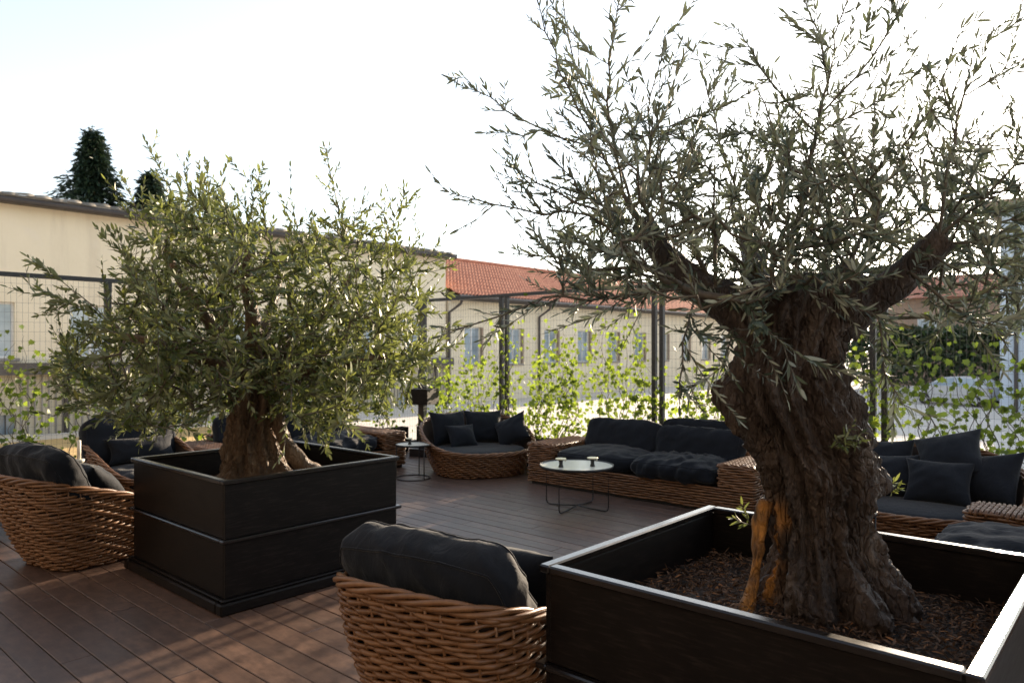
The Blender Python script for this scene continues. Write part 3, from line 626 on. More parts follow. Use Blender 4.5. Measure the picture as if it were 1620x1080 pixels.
def olive_crown(parent, limb_pts, limb_rads, shoots, blobs, ntwig, dcen, dsd, dclamp, leaf_mat, leaf_len, seed, leaf_step, wr_=(.24, .31), zmin=.8):
    rg = np.random.default_rng(seed)
    pos = []; par = []; fixed = []
    for P, R in zip(limb_pts, limb_rads):
        for i, (p, r) in enumerate(zip(P, R)):
            pos.append(np.array(p)); par.append(-1); fixed.append(r)
    nlimb = len(pos); leafpaths = []
    def nearest(t, upto=None):
        A = np.array(pos); dd = A - t; k = np.sqrt((dd ** 2).sum(1)) + .25 * np.clip(dd[:, 2], 0, None)
        return int(np.argmin(k))
    def chain(start, pts):
        cur = start; ids = [start]
        for p in pts:
            pos.append(np.array(p)); par.append(cur); fixed.append(0); cur = len(pos) - 1; ids.append(cur)
        return ids
    def curve(a, b, up, wob):
        L = np.linalg.norm(b - a); k = max(2, int(L / .07)); t = np.linspace(0, 1, k + 1)[1:]
        mid = np.sin(t * math.pi)[:, None] * np.array([0, 0, -up * L])
        wv = rg.normal(size=3) * wob * L
        return a + (b - a) * t[:, None] + mid + np.sin(t * math.pi * 2)[:, None] * wv
    for sh in shoots:
        P = [np.array(PX(*q)) for q in sh]; s = nearest(P[0]); ids = [s]
        prev = pos[s]
        for q in P:
            pts = curve(prev, q, .02, .02); ids += chain(ids[-1], pts)[1:]; prev = q
        path = [pos[i] for i in ids[1:]]
        leafpaths.append((path, .85, 1.0))
        # side twigs along the shoot
        A = np.array(path); cl = np.concatenate([[0], np.cumsum(np.linalg.norm(np.diff(A, axis=0), axis=1))])
        tang = np.gradient(A, axis=0); tang /= np.linalg.norm(tang, axis=1)[:, None]
        x = cl[-1] * .12
        while x < cl[-1] * .93:
            i = int(np.searchsorted(cl, x)); i = min(i, len(A) - 1); sd_ = rg.normal(size=3); sd_ -= sd_.dot(tang[i]) * tang[i]; sd_ /= np.linalg.norm(sd_)
            L = rg.uniform(.06, .36) * (1.15 - .6 * x / cl[-1])
            tip = A[i] + (tang[i] * .75 + sd_ * rg.uniform(.4, .95) + np.array([0, 0, rg.uniform(-.15, .25)])) * L
            tids = chain(ids[i + 1], curve(A[i], tip, .06, .03)); leafpaths.append(([pos[j] for j in tids], .95, 1.0)); x += rg.uniform(.03, .10)
    wts = np.array([b[4] for b in blobs]); wts = wts / wts.sum(); T = []
    while len(T) < ntwig:
        b = blobs[rg.choice(len(blobs), p=wts)]; a = rg.random() * 2 * math.pi; rr = math.sqrt(rg.random())
        d = float(np.clip(rg.normal(dcen, dsd), *dclamp)); 
        P = np.array(PX(b[0] + b[2] * rr * math.cos(a), b[1] + b[3] * rr * math.sin(a), dcen)); P2 = np.array(PX(b[0] + b[2] * rr * math.cos(a), b[1] + b[3] * rr * math.sin(a), d))
        if P2[2] < zmin: continue
        if zmin > 1 and 335 < b[0] + b[2] * rr * math.cos(a) < 465 and b[1] + b[3] * rr * math.sin(a) > 650: continue
        T.append((np.linalg.norm(P2 - np.array(limb_pts[0][0])), tuple(P2)))
    T.sort(key=lambda t: t[0])
    for _, t in T:
        t = np.array(t); s = nearest(t); a = pos[s]; L = np.linalg.norm(t - a)
        if L < .05: continue
        ids = chain(s, curve(a, t, .10, .04)); p = [pos[i] for i in ids]
        leafpaths.append((p, 1.0 if L < .35 else .35 / L, 1.0))
        dr = (p[-1] - p[0]) / L
        for _k in range(2):
            sd_ = rg.normal(size=3); tip = p[len(p) // 2] + (dr * .8 + sd_ * .5 + np.array([0, 0, .05])) * rg.uniform(.09, .2)
            ti = chain(ids[len(ids) // 2], curve(p[len(p) // 2], tip, .05, .03)); leafpaths.append(([pos[i] for i in ti], 1, 1))
    # thickness by number of tips carried
    n = len(pos); cnt = np.zeros(n); haschild = np.zeros(n, bool)
    for i in range(n):
        if par[i] >= 0: haschild[par[i]] = True
    for i in range(n - 1, -1, -1):
        if not haschild[i]: cnt[i] += 1
        if par[i] >= 0: cnt[par[i]] += cnt[i]
    rad = .0016 * np.maximum(cnt, 1) ** .46
    A = np.array(pos) - np.array(parent.location); pr = np.array(par); e = np.where(pr >= 0)[0]; a_, b_ = A[pr[e]], A[e]
    r0 = np.where(pr[e] < nlimb, rad[e] * 1.15, rad[pr[e]]); r0 = np.minimum(r0, rad[e] * 1.5); r1 = rad[e]
    dv = b_ - a_; dv /= (np.linalg.norm(dv, axis=1)[:, None] + 1e-9); rf_ = np.where(np.abs(dv[:, 2:3]) < .8, [[0, 0, 1.]], [[1., 0, 0]])
    x1 = np.cross(dv, rf_); x1 /= np.linalg.norm(x1, axis=1)[:, None]; y1 = np.cross(dv, x1); ns = 5; VV = []
    for k in range(ns):
        c, s = math.cos(2 * math.pi * k / ns), math.sin(2 * math.pi * k / ns); VV.append(a_ + r0[:, None] * (c * x1 + s * y1))
    for k in range(ns):
        c, s = math.cos(2 * math.pi * k / ns), math.sin(2 * math.pi * k / ns); VV.append(b_ + r1[:, None] * (c * x1 + s * y1))
    V = np.stack(VV, 1).reshape(-1, 3); ff = np.array([(k, (k + 1) % ns, ns + (k + 1) % ns, ns + k) for k in range(ns)])
    Fq = (np.arange(len(e))[:, None, None] * 2 * ns + ff[None]).reshape(-1, 4)
    put('branches', np_mesh('branches', V, Fq, 4), 'twig', parent)
    LB, LD, LN, LL = [], [], [], []
    for path, frac, dens in leafpaths:
        Pt = np.array(path); sg = np.linalg.norm(np.diff(Pt, axis=0), axis=1); cl = np.concatenate([[0], np.cumsum(sg)]); tot = cl[-1]
        if tot < .02: continue
        x = tot * (1 - frac); roll = rg.random() * 6.28; pl = rg.uniform(.68, 1.15); pst = rg.uniform(.8, 1.5); psp = rg.uniform(.7, 1.25)
        while x < tot:
            i = min(int(np.searchsorted(cl, x, 'right')) - 1, len(sg) - 1); f = (x - cl[i]) / (sg[i] + 1e-9); p = Pt[i] + (Pt[i + 1] - Pt[i]) * f
            t = (Pt[i + 1] - Pt[i]) / (sg[i] + 1e-9); h = np.cross(t, [0.1, 0.2, 1.0]); h /= np.linalg.norm(h) + 1e-9; k = np.cross(t, h)
            roll += 1.57 + rg.normal() * .25; sz = leaf_len * pl * rg.uniform(.6, 1.25) * (1 - .35 * (x / tot) ** 3)
            for s in (1, -1):
                if rg.random() < .18: continue
                o_ = s * (h * math.cos(roll) + k * math.sin(roll)); spread = rg.uniform(.3, 1.0) * psp
                dr = t + o_ * spread + rg.normal(size=3) * .16; LB.append(p); LD.append(dr); LN.append(t - o_ * .5 + np.array([0, 0, .5]) + rg.normal(size=3) * .35); LL.append(sz)
            x += leaf_step * pst * rg.uniform(.6, 1.4)
        LB.append(Pt[-1]); LD.append(Pt[-1] - Pt[-2]); LN.append(rg.normal(size=3)); LL.append(leaf_len * .8)
    LB = np.array(LB) - np.array(parent.location); LL = np.array(LL)
    put('foliage', leaf_mesh('foliage', LB, np.array(LD), np.array(LN), LL, LL * rg.uniform(wr_[0], wr_[1], len(LL)), .10), leaf_mat, parent, kind='stuff')
    return len(LB)

# right tree: massive trunk
base = RF(1.22, 2.82, .6); tr = thing('olive_tree', tuple(base), 0, 'ancient olive tree with massive gnarled trunk and sparse grey-green shoots', 'tree', 'olive trees in planters')
D0 = 2.84
rows = [(1012, 1180, 1440), (975, 1184, 1434), (940, 1192, 1424), (900, 1208, 1404), (860, 1216, 1386), (820, 1216, 1376), (790, 1210, 1378), (760, 1200, 1392), (730, 1190, 1388), (700, 1178, 1376),
        (665, 1162, 1362), (635, 1146, 1352), (605, 1142, 1340), (575, 1152, 1334), (545, 1158, 1338), (515, 1152, 1350), (490, 1140, 1372), (468, 1142, 1392), (448, 1176, 1392), (436, 1225, 1370)]
pi = math.pi
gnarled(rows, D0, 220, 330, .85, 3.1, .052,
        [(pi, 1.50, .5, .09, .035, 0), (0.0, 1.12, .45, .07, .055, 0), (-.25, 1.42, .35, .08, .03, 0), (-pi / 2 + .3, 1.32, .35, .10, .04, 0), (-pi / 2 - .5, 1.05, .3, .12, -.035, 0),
         (-.45, .72, .30, .14, .09, 0), (-1.25, .70, .22, .10, .07, 0), (-.85, .68, .13, .10, -.09, 0), (-2.2, .70, .25, .1, .06, 0), (-2.72, .84, .13, .13, -.10, 0), (-2.95, 1.0, .14, .05, .005, .6), (pi, .80, .18, .14, .03, .9), (-1.7, .66, .12, .07, -.06, 0)],  # last value of each: strength of the painted orange glow
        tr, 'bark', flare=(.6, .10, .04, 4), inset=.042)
# buttress root with the warm glow painted in as orange, standing off the trunk on the left
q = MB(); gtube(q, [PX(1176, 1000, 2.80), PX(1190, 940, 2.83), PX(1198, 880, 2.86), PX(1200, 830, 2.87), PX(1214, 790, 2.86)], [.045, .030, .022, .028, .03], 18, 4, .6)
q.v = [tuple(Vector(v) - base) for v in q.v]; me = q.mesh('root', True); at = me.attributes.new('glow_tint', 'FLOAT', 'POINT'); at.data.foreach_set('value', [max(0, min(1, .75 + 1.1 * mnoise.noise(Vector(v.co) * 16))) for v in me.vertices]); put('root', me, 'bark', tr)
limbs = [([PX(1215, 545, 2.84), PX(1165, 490, 2.86), PX(1100, 450, 2.92), PX(1052, 405, 2.98), PX(1015, 352, 3.04)], [.085, .085, .066, .055, .044]),
         ([PX(1330, 520, 2.80), PX(1372, 480, 2.76), PX(1418, 446, 2.70), PX(1462, 405, 2.64), PX(1494, 374, 2.60)], [.08, .070, .062, .055, .050]),
         ([PX(1230, 500, 2.95), PX(1200, 440, 3.15), PX(1188, 400, 3.30), PX(1184, 362, 3.36)], [.08, .06, .050, .044]),
         ([PX(1290, 500, 2.75), PX(1330, 450, 2.72), PX(1350, 430, 2.72)], [.08, .075, .05])]
LP, LR = [], []
for k, (P, R) in enumerate(limbs):
    q = MB(); a, r = gtube(q, P, R, 16, k * 7, .20); q.v = [tuple(Vector(v) - base) for v in q.v]
    me = q.mesh('limb', True); put('limb', me, 'bark', tr); LP.append([tuple(p) for p in a]); LR.append(r)
shoots = [[(1000, 330, 3.05), (948, 235, 3.1), (900, 140, 3.12), (862, 50, 3.15), (842, -40, 3.15)],
          [(950, 238, 3.1), (860, 205, 3.15), (800, 175, 3.2), (735, 122, 3.25)],
          [(985, 300, 3.05), (960, 160, 2.95), (968, 70, 2.9), (985, -40, 2.9)],
          [(1030, 300, 3.0), (1025, 180, 2.9), (1050, 60, 2.85)], [(1020, 300, 3.0), (1060, 200, 3.0), (1180, 150, 3.0)],
          [(1040, 430, 2.85), (930, 340, 2.8), (820, 330, 2.75), (712, 305, 2.7)],
          [(940, 330, 2.9), (850, 290, 2.9), (790, 245, 2.9)],
          [(1050, 440, 3.0), (950, 430, 3.1), (880, 405, 3.2), (800, 400, 3.25)], [(1080, 455, 2.6), (960, 470, 2.5), (860, 470, 2.45), (700, 530, 2.4)],
          [(1250, 400, 2.9), (1270, 300, 2.85), (1295, 190, 2.8), (1320, 80, 2.78), (1345, -40, 2.75)],
          [(1290, 210, 2.8), (1220, 130, 2.8), (1165, 45, 2.8)], [(1300, 180, 2.8), (1380, 90, 2.75), (1440, -10, 2.7)], [(1310, 150, 2.8), (1300, 60, 2.8), (1262, -20, 2.8)], [(1290, 215, 2.8), (1400, 150, 2.8), (1445, 85, 2.8)],
          [(1485, 375, 2.6), (1500, 260, 2.6), (1525, 150, 2.6), (1545, 60, 2.6)], [(1530, 150, 2.6), (1590, 110, 2.55), (1640, 80, 2.5)], [(1510, 210, 2.6), (1490, 130, 2.6), (1520, 45, 2.6)],
          [(1490, 370, 2.6), (1570, 300, 2.5), (1640, 220, 2.45)], [(1490, 385, 2.6), (1580, 380, 2.5), (1680, 350, 2.4)], [(1470, 400, 2.6), (1560, 450, 2.5), (1640, 470, 2.4)],
          [(1440, 430, 2.55), (1530, 500, 2.4), (1590, 520, 2.35)], [(1185, 360, 3.36), (1150, 260, 3.4), (1120, 150, 3.4), (1105, 90, 3.4)], [(1190, 360, 3.36), (1215, 260, 3.5), (1235, 190, 3.5)],
          [(1180, 480, 2.55), (1210, 520, 2.35), (1265, 560, 2.25)], [(1160, 520, 2.7), (1150, 560, 2.5), (1145, 590, 2.45)], [(1100, 470, 2.6), (1080, 540, 2.45), (1075, 640, 2.4)], [(1390, 500, 2.6), (1400, 590, 2.5), (1430, 640, 2.45)],
          [(1000, 330, 3.05), (900, 60, 3.3), (885, -30, 3.3)], [(1490, 370, 2.6), (1440, 250, 2.7), (1425, 190, 2.7)], [(1350, 430, 2.72), (1390, 300, 2.8), (1380, 220, 2.8)], [(1660, 250, 2.4), (1600, 235, 2.4), (1585, 210, 2.4)]]
blobs = [(1200, 400, 260, 95, 6.0), (1010, 370, 150, 90, 2.6), (1420, 400, 170, 90, 3.2), (1180, 290, 200, 90, 3.2), (1430, 300, 160, 80, 2.4), (1000, 260, 110, 90, 1.5), (1540, 470, 90, 60, 1.2), (1250, 480, 120, 60, 1.5), (1300, 230, 130, 80, 1.0), (940, 420, 90, 50, 1.0), (1480, 230, 80, 70, .8), (1600, 400, 60, 110, 1.0), (1560, 300, 70, 60, .9)]
nl = olive_crown(tr, LP, LR, shoots, blobs, 600, 2.92, .38, (2.35, 3.7), 'olive_leaf', .057, 11, .0148, (.20, .27))
print('right leaves', nl)
# little sprouts on the trunk
def sprout(parent, at, dirs, L, mat, seed):
    rg = np.random.default_rng(seed); q = MB(); B, D, N, LL = [], [], [], []
    for dv in dirs:
        dv = Vector(dv).normalized(); pts = [Vector(at) + dv * L * t + Vector((0, 0, .25 * L * t * t)) for t in (0, .35, .7, 1)]; q.tube([p - parent.location for p in pts], [.002, .0015, .0012, .0008], 4)
        for k in range(12):
            t = .15 + .85 * k / 12; p = Vector(at) + dv * L * t + Vector((0, 0, .25 * L * t * t)); B.append(tuple(p - parent.location)); D.append(np.array(dv) + rg.normal(size=3) * .8); N.append(rg.normal(size=3)); LL.append(.028 + .018 * rg.random())
    so = q.build('sprout', 'twig', parent, True); LL = np.array(LL)
    put('sprout_leaves', leaf_mesh('sprout_leaves', np.array(B), np.array(D), np.array(N), LL, LL * .26), mat, so, kind='stuff')
rt_ = RF(1, 0, 0) ; fw = RF(0, 1, 0)
sprout(tr, PX(1330, 700, 2.60), [rt_ * .6 - fw * .8, -rt_ * .5 - fw * .7, rt_ * .2 - fw * .6 + Vector((0, 0, .6)), -rt_ * .2 - fw + Vector((0, 0, -.3)), rt_ - fw * .3 + Vector((0, 0, .3))], .08, 'olive_leaf_green', 5)
sprout(tr, PX(1188, 830, 2.84), [-rt_ * .5 - fw * .2 + Vector((0, 0, .8)), -rt_ - fw * .2 + Vector((0, 0, .2))], .08, 'olive_leaf_green', 6)
sprout(tr, PX(1398, 775, 2.84), [rt_ + Vector((0, 0, .5)), rt_ * .8 - fw * .4], .05, 'olive_leaf_green', 7)

# left tree: bushy
base2 = RF(-1.95, 5.45, .6); tl = thing('olive_tree', tuple(base2), 0, 'bushy green olive tree with broad dense crown and fluted tan trunk', 'tree', 'olive trees in planters')
D1 = 5.45
rows2 = [(772, 338, 470), (755, 345, 458), (735, 352, 446), (710, 355, 440), (680, 357, 438), (650, 360, 442), (620, 362, 446), (590, 366, 450), (565, 372, 450), (550, 390, 440)]
gnarled(rows2, D1, 130, 130, .9, 8.3, .055, [(-.2, .66, .5, .10, .10, 0), (-1.1, .65, .25, .1, .08, 0), (-2.2, .65, .3, .1, .06, 0), (-1.6, .75, .16, .3, -.06, 0), (-.6, .9, .2, .25, -.06, 0), (-2.6, .95, .2, .25, -.05, 0)], tl, 'bark2', flare=(.62, .11, .09, 4), inset=.035)
q = MB(); gtube(q, [PX(508, 752, 5.40), PX(478, 732, 5.40), PX(452, 700, 5.42), PX(440, 650, 5.44), PX(446, 610, 5.44)], [.05, .06, .055, .05, .04], 14, 9, .35)
q.v = [tuple(Vector(v) - base2) for v in q.v]; put('root', q.mesh('root', True), 'bark2', tl)
limbs2 = [([PX(385, 590, 5.45), PX(340, 520, 5.5), PX(290, 450, 5.5), PX(260, 390, 5.5)], [.10, .055, .035, .02]),
          ([PX(405, 590, 5.45), PX(400, 510, 5.3), PX(390, 430, 5.2), PX(400, 360, 5.2)], [.10, .055, .035, .02]),
          ([PX(430, 600, 5.45), PX(480, 530, 5.5), PX(530, 470, 5.5), PX(570, 420, 5.5)], [.10, .055, .035, .02]),
          ([PX(410, 600, 5.5), PX(420, 520, 5.9), PX(440, 450, 6.2), PX(450, 400, 6.3)], [.09, .05, .03, .02]),
          ([PX(380, 600, 5.4), PX(310, 560, 5.0), PX(240, 540, 4.8), PX(190, 530, 4.7)], [.08, .04, .028, .018]),
          ([PX(440, 600, 5.4), PX(510, 580, 5.1), PX(570, 570, 5.0), PX(620, 560, 5.0)], [.08, .04, .028, .018])]
LP, LR = [], []
for k, (P, R) in enumerate(limbs2):
    q = MB(); a, r = gtube(q, P, R, 12, k * 5, .2); q.v = [tuple(Vector(v) - base2) for v in q.v]
    put('limb', q.mesh('limb', True), 'bark2', tl); LP.append([tuple(p) for p in a]); LR.append(r)
shoots2 = [[(300, 420, 5.4), (285, 330, 5.4), (255, 270, 5.4), (230, 222, 5.4)], [(330, 420, 5.3), (335, 330, 5.3), (325, 258, 5.3)], [(390, 400, 5.2), (400, 320, 5.2), (395, 268, 5.2)], [(320, 400, 5.4), (300, 320, 5.3), (292, 265, 5.3)],
           [(430, 400, 5.2), (420, 350, 5.2), (412, 300, 5.2)], [(560, 420, 5.5), (535, 330, 5.5), (515, 235, 5.5)], [(550, 410, 5.5), (560, 350, 5.5), (580, 310, 5.5)], [(580, 430, 5.5), (620, 360, 5.5), (642, 298, 5.5)],
           [(600, 450, 5.4), (650, 420, 5.4), (700, 408, 5.4)], [(190, 520, 4.8), (130, 470, 4.8), (70, 420, 4.8)], [(170, 500, 4.8), (110, 480, 4.8), (48, 452, 4.8)], [(240, 480, 5.0), (200, 420, 5.0), (190, 370, 5.0)],
           [(190, 560, 4.7), (120, 570, 4.7), (95, 530, 4.7)], [(200, 600, 4.7), (140, 640, 4.7), (95, 615, 4.7)], [(620, 560, 5.0), (680, 560, 5.0), (705, 520, 5.0)], [(480, 430, 5.3), (470, 360, 5.3), (460, 310, 5.3)], [(600, 480, 5.6), (660, 470, 5.6), (712, 455, 5.6)],
           [(250, 400, 5.5), (215, 330, 5.5), (200, 290, 5.5)], [(360, 390, 5.6), (355, 320, 5.6), (350, 280, 5.6)], [(640, 470, 5.2), (660, 430, 5.2), (690, 390, 5.2)]]
blobs2 = [(400, 500, 230, 125, 7), (300, 420, 110, 110, 2.4), (330, 350, 60, 60, .8), (530, 450, 140, 80, 2.2), (220, 560, 130, 80, 2.4), (560, 550, 110, 80, 2.6), (420, 570, 210, 45, 3.2), (515, 625, 95, 55, 2.6), (250, 630, 110, 45, 1.5), (160, 580, 80, 70, .7), (640, 560, 40, 60, .5), (560, 380, 80, 50, .5)]
nl = olive_crown(tl, LP, LR, shoots2, blobs2, 1500, 5.4, .55, (4.2, 6.6), 'olive_leaf_green', .070, 23, .025, (.30, .40), 1.05)
print('left leaves', nl)

# ------------------------------------------------------------------ wicker furniture
def sup_path(n_exp, K=720):
    a = np.arange(K) / K * 2 * math.pi
    c = np.sign(np.cos(a)) * np.abs(np.cos(a)) ** (2 / n_exp); s = np.sign(np.sin(a)) * np.abs(np.sin(a)) ** (2 / n_exp)
    return c, s
def arc_table(cx_, sy_, hx, hy):
    P = np.stack([cx_ * hx, sy_ * hy], 1); seg = np.linalg.norm(np.roll(P, -1, 0) - P, axis=1); cl = np.concatenate([[0], np.cumsum(seg)])
    return cl
def basket(loc, rz, label, cat, group, rx, ry, bx, by, nexp, zf, zb, back_off, pw, pitch=.0225, rad=.0110, amp=.0095, stake=.070, segs=6, power=1.0):
    """woven tub: front at +x, back at -x, rim climbing from zf to zb"""
    t = thing('wicker_armchair' if cat == 'armchair' else 'wicker_daybed', loc, rz, label, cat, group)
    c, s = sup_path(nexp); cl = arc_table(c, s, rx, ry); per = cl[-1]; K = len(c)
    def unit(uu):                                   # uu in [0,1) by arc length
        x = (np.asarray(uu) % 1) * per; i = np.clip(np.searchsorted(cl, x, 'right') - 1, 0, K - 1); f = (x - cl[i]) / (cl[i + 1] - cl[i] + 1e-12); j = (i + 1) % K
        return c[i] + (c[j] - c[i]) * f, s[i] + (s[j] - s[i]) * f
    def rimz(cc): q = np.clip((1 - cc) / 2, 0, 1); return zf + (zb - zf) * (q ** pw)
    def surf(uu, z):
        cc, ss = unit(uu); t_ = np.clip(z / zb, 0, 1.1) ** .85
        bulge = .03 * np.sin(np.clip(z / zb, 0, 1) * math.pi)
        X = (bx + (rx - bx) * t_ + bulge) * cc - back_off * t_ * (.5 - .5 * cc); Y = (by + (ry - by) * t_ + bulge) * ss
        return X, Y, cc, ss
    M_ = int(round(per / stake / 2)) * 2; rows_ = int((zb - .02) / pitch)
    for k in range(rows_):
        z = .022 + k * pitch; N = M_ * segs
        uu = np.arange(N) / N; cc, ss = unit(uu); ok = rimz(cc) > z + .012
        ph = k * math.pi * .72; wig = .35 * (k % 3)
        off = amp * np.cos(uu * M_ * math.pi + ph)
        zz = z + .004 * np.sin(uu * M_ * math.pi * .5 + k * 1.7) + .003 * np.sin(uu * 40 + k)
        X, Y, cc, ss = surf(uu, zz); nx, ny = cc / rx, ss / ry; nl_ = np.hypot(nx, ny); X = X + off * nx / nl_; Y = Y + off * ny / nl_
        P = np.stack([X, Y, zz], 1); rr = rad * (1 + .12 * np.sin(uu * 90 + k * 2.1)) * (.92 + .16 * ((k * 37) % 10) / 10)
        mb = MB()
        if ok.all(): mb.tube(P, rr, 6, True)
        else:
            # a single run round the back
            idx = np.where(ok)[0]
            if len(idx) < 4: continue
            mb.tube(P[idx], rr[idx], 6)
        mb.build('cane', 'wicker', t, True)
    N = 500; uu = np.arange(N) / N; cc, ss = unit(uu); Z = rimz(cc)
    for k in range(4):
        hel = uu * 2 * math.pi * int(per / .46) + k * math.pi / 2; r_ = .018
        X, Y, cc2, ss2 = surf(uu, Z); nx, ny = cc2 / rx, ss2 / ry; nn = np.hypot(nx, ny)
        P = np.stack([X + r_ * np.cos(hel) * nx / nn, Y + r_ * np.cos(hel) * ny / nn, Z + r_ * 1.0 * np.sin(hel) + .004], 1); MB().tube(P, .0115, 7, True).build('rim_cane', 'wicker', t, True)
    q = MB()
    for k in range(M_):
        u_ = (k + .5) / M_ + .5 / M_; 
        cc, ss = unit(np.array([u_])); zt = float(rimz(cc)[0]); P = []
        for z in np.linspace(.01, zt, 6): X, Y, _, _ = surf(np.array([u_]), z); P.append((float(X[0]), float(Y[0]), z))
        q.tube(P, .007, 5)
    q.build('stakes', 'wicker', t, True, kind='stuff')
    # dark inner lining with a floor
    n = 96; uu = np.arange(n) / n; V = []; cc, ss = unit(uu); Zr = rimz(cc); m = 8
    for j in range(m + 1):
        z = np.maximum(.012, (Zr - .012) * j / m); X, Y, c2, s2 = surf(uu, z); X = X - .022 * c2; Y = Y - .022 * s2
        V += list(zip(X, Y, z))
    fs = [(j * n + k, j * n + (k + 1) % n, (j + 1) * n + (k + 1) % n, (j + 1) * n + k) for j in range(m) for k in range(n)] + [tuple(range(n))[::-1]]
    sx = .86; o_ = len(V); X, Y, c2, s2 = surf(uu, np.full(n, zf * .62)); V += [(x * .97, y * .97, zf * .62) for x, y in zip(X, Y)]; fs.append(tuple(range(o_, o_ + n)))
    MB().add(V, fs).build('lining', 'wicker_dark', t, True)
    return t
def rrect(hx, hy, r, step):
    P = []; 
    def line(a, b):
        L = math.dist(a, b); k = max(1, int(round(L / step)))
        return [(a[0] + (b[0] - a[0]) * i / k, a[1] + (b[1] - a[1]) * i / k) for i in range(k)]
    def arc(cx_, cy_, a0): return [(cx_ + r * math.cos(a0 + math.pi / 2 * i / 4), cy_ + r * math.sin(a0 + math.pi / 2 * i / 4)) for i in range(4)]
    P += line((hx, -hy + r), (hx, hy - r)) + arc(hx - r, hy - r, 0) + line((hx - r, hy), (-hx + r, hy)) + arc(-hx + r, hy - r, math.pi / 2)
    P += line((-hx, hy - r), (-hx, -hy + r)) + arc(-hx + r, -hy + r, math.pi) + line((-hx + r, -hy), (hx - r, -hy)) + arc(hx - r, -hy + r, 1.5 * math.pi)
    return np.array(P)
def weave_block(parent, cx_, cy_, hx, hy, z0, z1, pitch=.025, rad=.0108, amp=.009, stake=.09):
    P = rrect(hx - .012, hy - .012, .035, .022); N = len(P); seg = np.linalg.norm(np.roll(P, -1, 0) - P, axis=1); cl = np.concatenate([[0], np.cumsum(seg)[:-1]]); per = seg.sum(); M_ = int(round(per / stake / 2)) * 2
    T = np.roll(P, -1, 0) - np.roll(P, 1, 0); T /= np.linalg.norm(T, axis=1)[:, None]; Nn = np.stack([T[:, 1], -T[:, 0]], 1)
    rows_ = int(round((z1 - z0) / pitch)); pt = (z1 - z0) / rows_
    for k in range(rows_):
        uu = cl / per; off = amp * np.cos(uu * M_ * math.pi + k * math.pi * .8); z = z0 + pt * (k + .5) + .0035 * np.sin(uu * 60 + k * 1.3)
        Q = np.stack([cx_ + P[:, 0] + Nn[:, 0] * off, cy_ + P[:, 1] + Nn[:, 1] * off, z], 1)
        MB().tube(Q, rad * (1 + .1 * np.sin(uu * 70 + k)), 6, True).build('cane', 'wicker', parent, True)
    MB().box(cx_ - hx + .03, cx_ + hx - .03, cy_ - hy + .03, cy_ + hy - .03, z0 + .004, z1 - .012).build('core', 'wicker_dark', parent)
    return M_
def weave_top(parent, cx_, cy_, hx, hy, z, along='x', pitch=.032):
    """canes laid across the top, dipping over and under three or four laths"""
    n = int(2 * (hx if along == 'x' else hy) / pitch); half = hy if along == 'x' else hx; length = hx if along == 'x' else hy
    for k in range(n):
        a = -length + pitch * (k + .5) ; b = np.linspace(-half, half, 25); zz = z + .007 * np.cos(b / .05 * math.pi + (k % 2) * math.pi) + .004
        zz[0] -= .03; zz[-1] -= .03
        P = [(cx_ + a, cy_ + y, h) for y, h in zip(b, zz)] if along == 'x' else [(cx_ + y, cy_ + a, h) for y, h in zip(b, zz)]
        MB().tube(P, .0125, 6).build('top_cane', 'wicker', parent, True)
def sofa(loc, rz, length, depth, label, arm=.40, seat=.27, armh=.49, backh=.56):
    """local: front at +x, length along y"""
    t = thing('wicker_sofa', loc, rz, label, 'sofa', 'rectangular wicker sofas'); hx, hy = depth / 2, length / 2
    MB().box(-hx + .05, hx - .05, -hy + .05, hy - .05, 0, .034).build('plinth', 'black_metal', t)
    weave_block(t, 0, 0, hx, hy, .035, seat)
    for s in (-1, 1):
        weave_block(t, 0, s * (hy - arm / 2), hx, arm / 2, seat + .002, armh); weave_top(t, 0, s * (hy - arm / 2), hx - .01, arm / 2 - .004, armh, 'x')
    weave_block(t, -hx + .07, 0, .07, hy - arm - .003, seat + .002, backh); weave_top(t, -hx + .07, 0, .066, hy - arm - .01, backh, 'y')
    return t
CH = 'wicker armchairs by the planters'
# armchairs: rim depth rx, half width ry
def armchair(x, y, deg, label, **k): return basket((x, y, 0), math.radians(deg), label, 'armchair', CH, k.get('rx', .56), k.get('ry', .45), k.get('bx', .42), k.get('by', .33), 4.2, .31, k.get('zb', .70), .10, .85, pitch=k.get('pitch', .0225))
armchair(2.43, 2.30, 10, 'wicker armchair with its back to the planter corner, between the two planters', ry=.46)
armchair(2.13, 6.36, 12, 'wicker armchair with two slumped cushions beside the bushy olive planter')
armchair(3.17, 8.05, -90, 'wicker armchair with upright cushion standing against the fence by the candle stand', rx=.62, ry=.48)
armchair(1.25, 7.75, 20, 'wicker armchair half hidden behind the one with slumped cushions')
DB = 'round wicker daybeds'
basket((6.96, 6.80, 0), math.radians(240), 'round wicker daybed full of pillows next to the floor lamp', 'daybed', DB, .74, .78, .52, .56, 2.5, .31, .72, .03, 1.25, pitch=.025, segs=5)
basket((6.95, 1.50, 0), math.radians(190), 'round wicker daybed heaped with dark pillows, next to the grey-cushioned sofa', 'daybed', DB, .72, .78, .50, .56, 2.5, .31, .74, .03, 1.15, pitch=.025, segs=5)
sofa((7.245, 4.35, 0), math.pi, 2.9, .95, 'long wicker sofa behind the round coffee table')
sofa((5.22, 8.42, 0), -math.pi / 2, 2.75, 1.15, 'wicker sofa behind the bushy olive planter with crumpled seat cushion')
sofa((5.15, .50, 0), math.pi / 2, 2.6, 1.1, 'wicker sofa with flat grey cushions behind the gnarled olive planter')

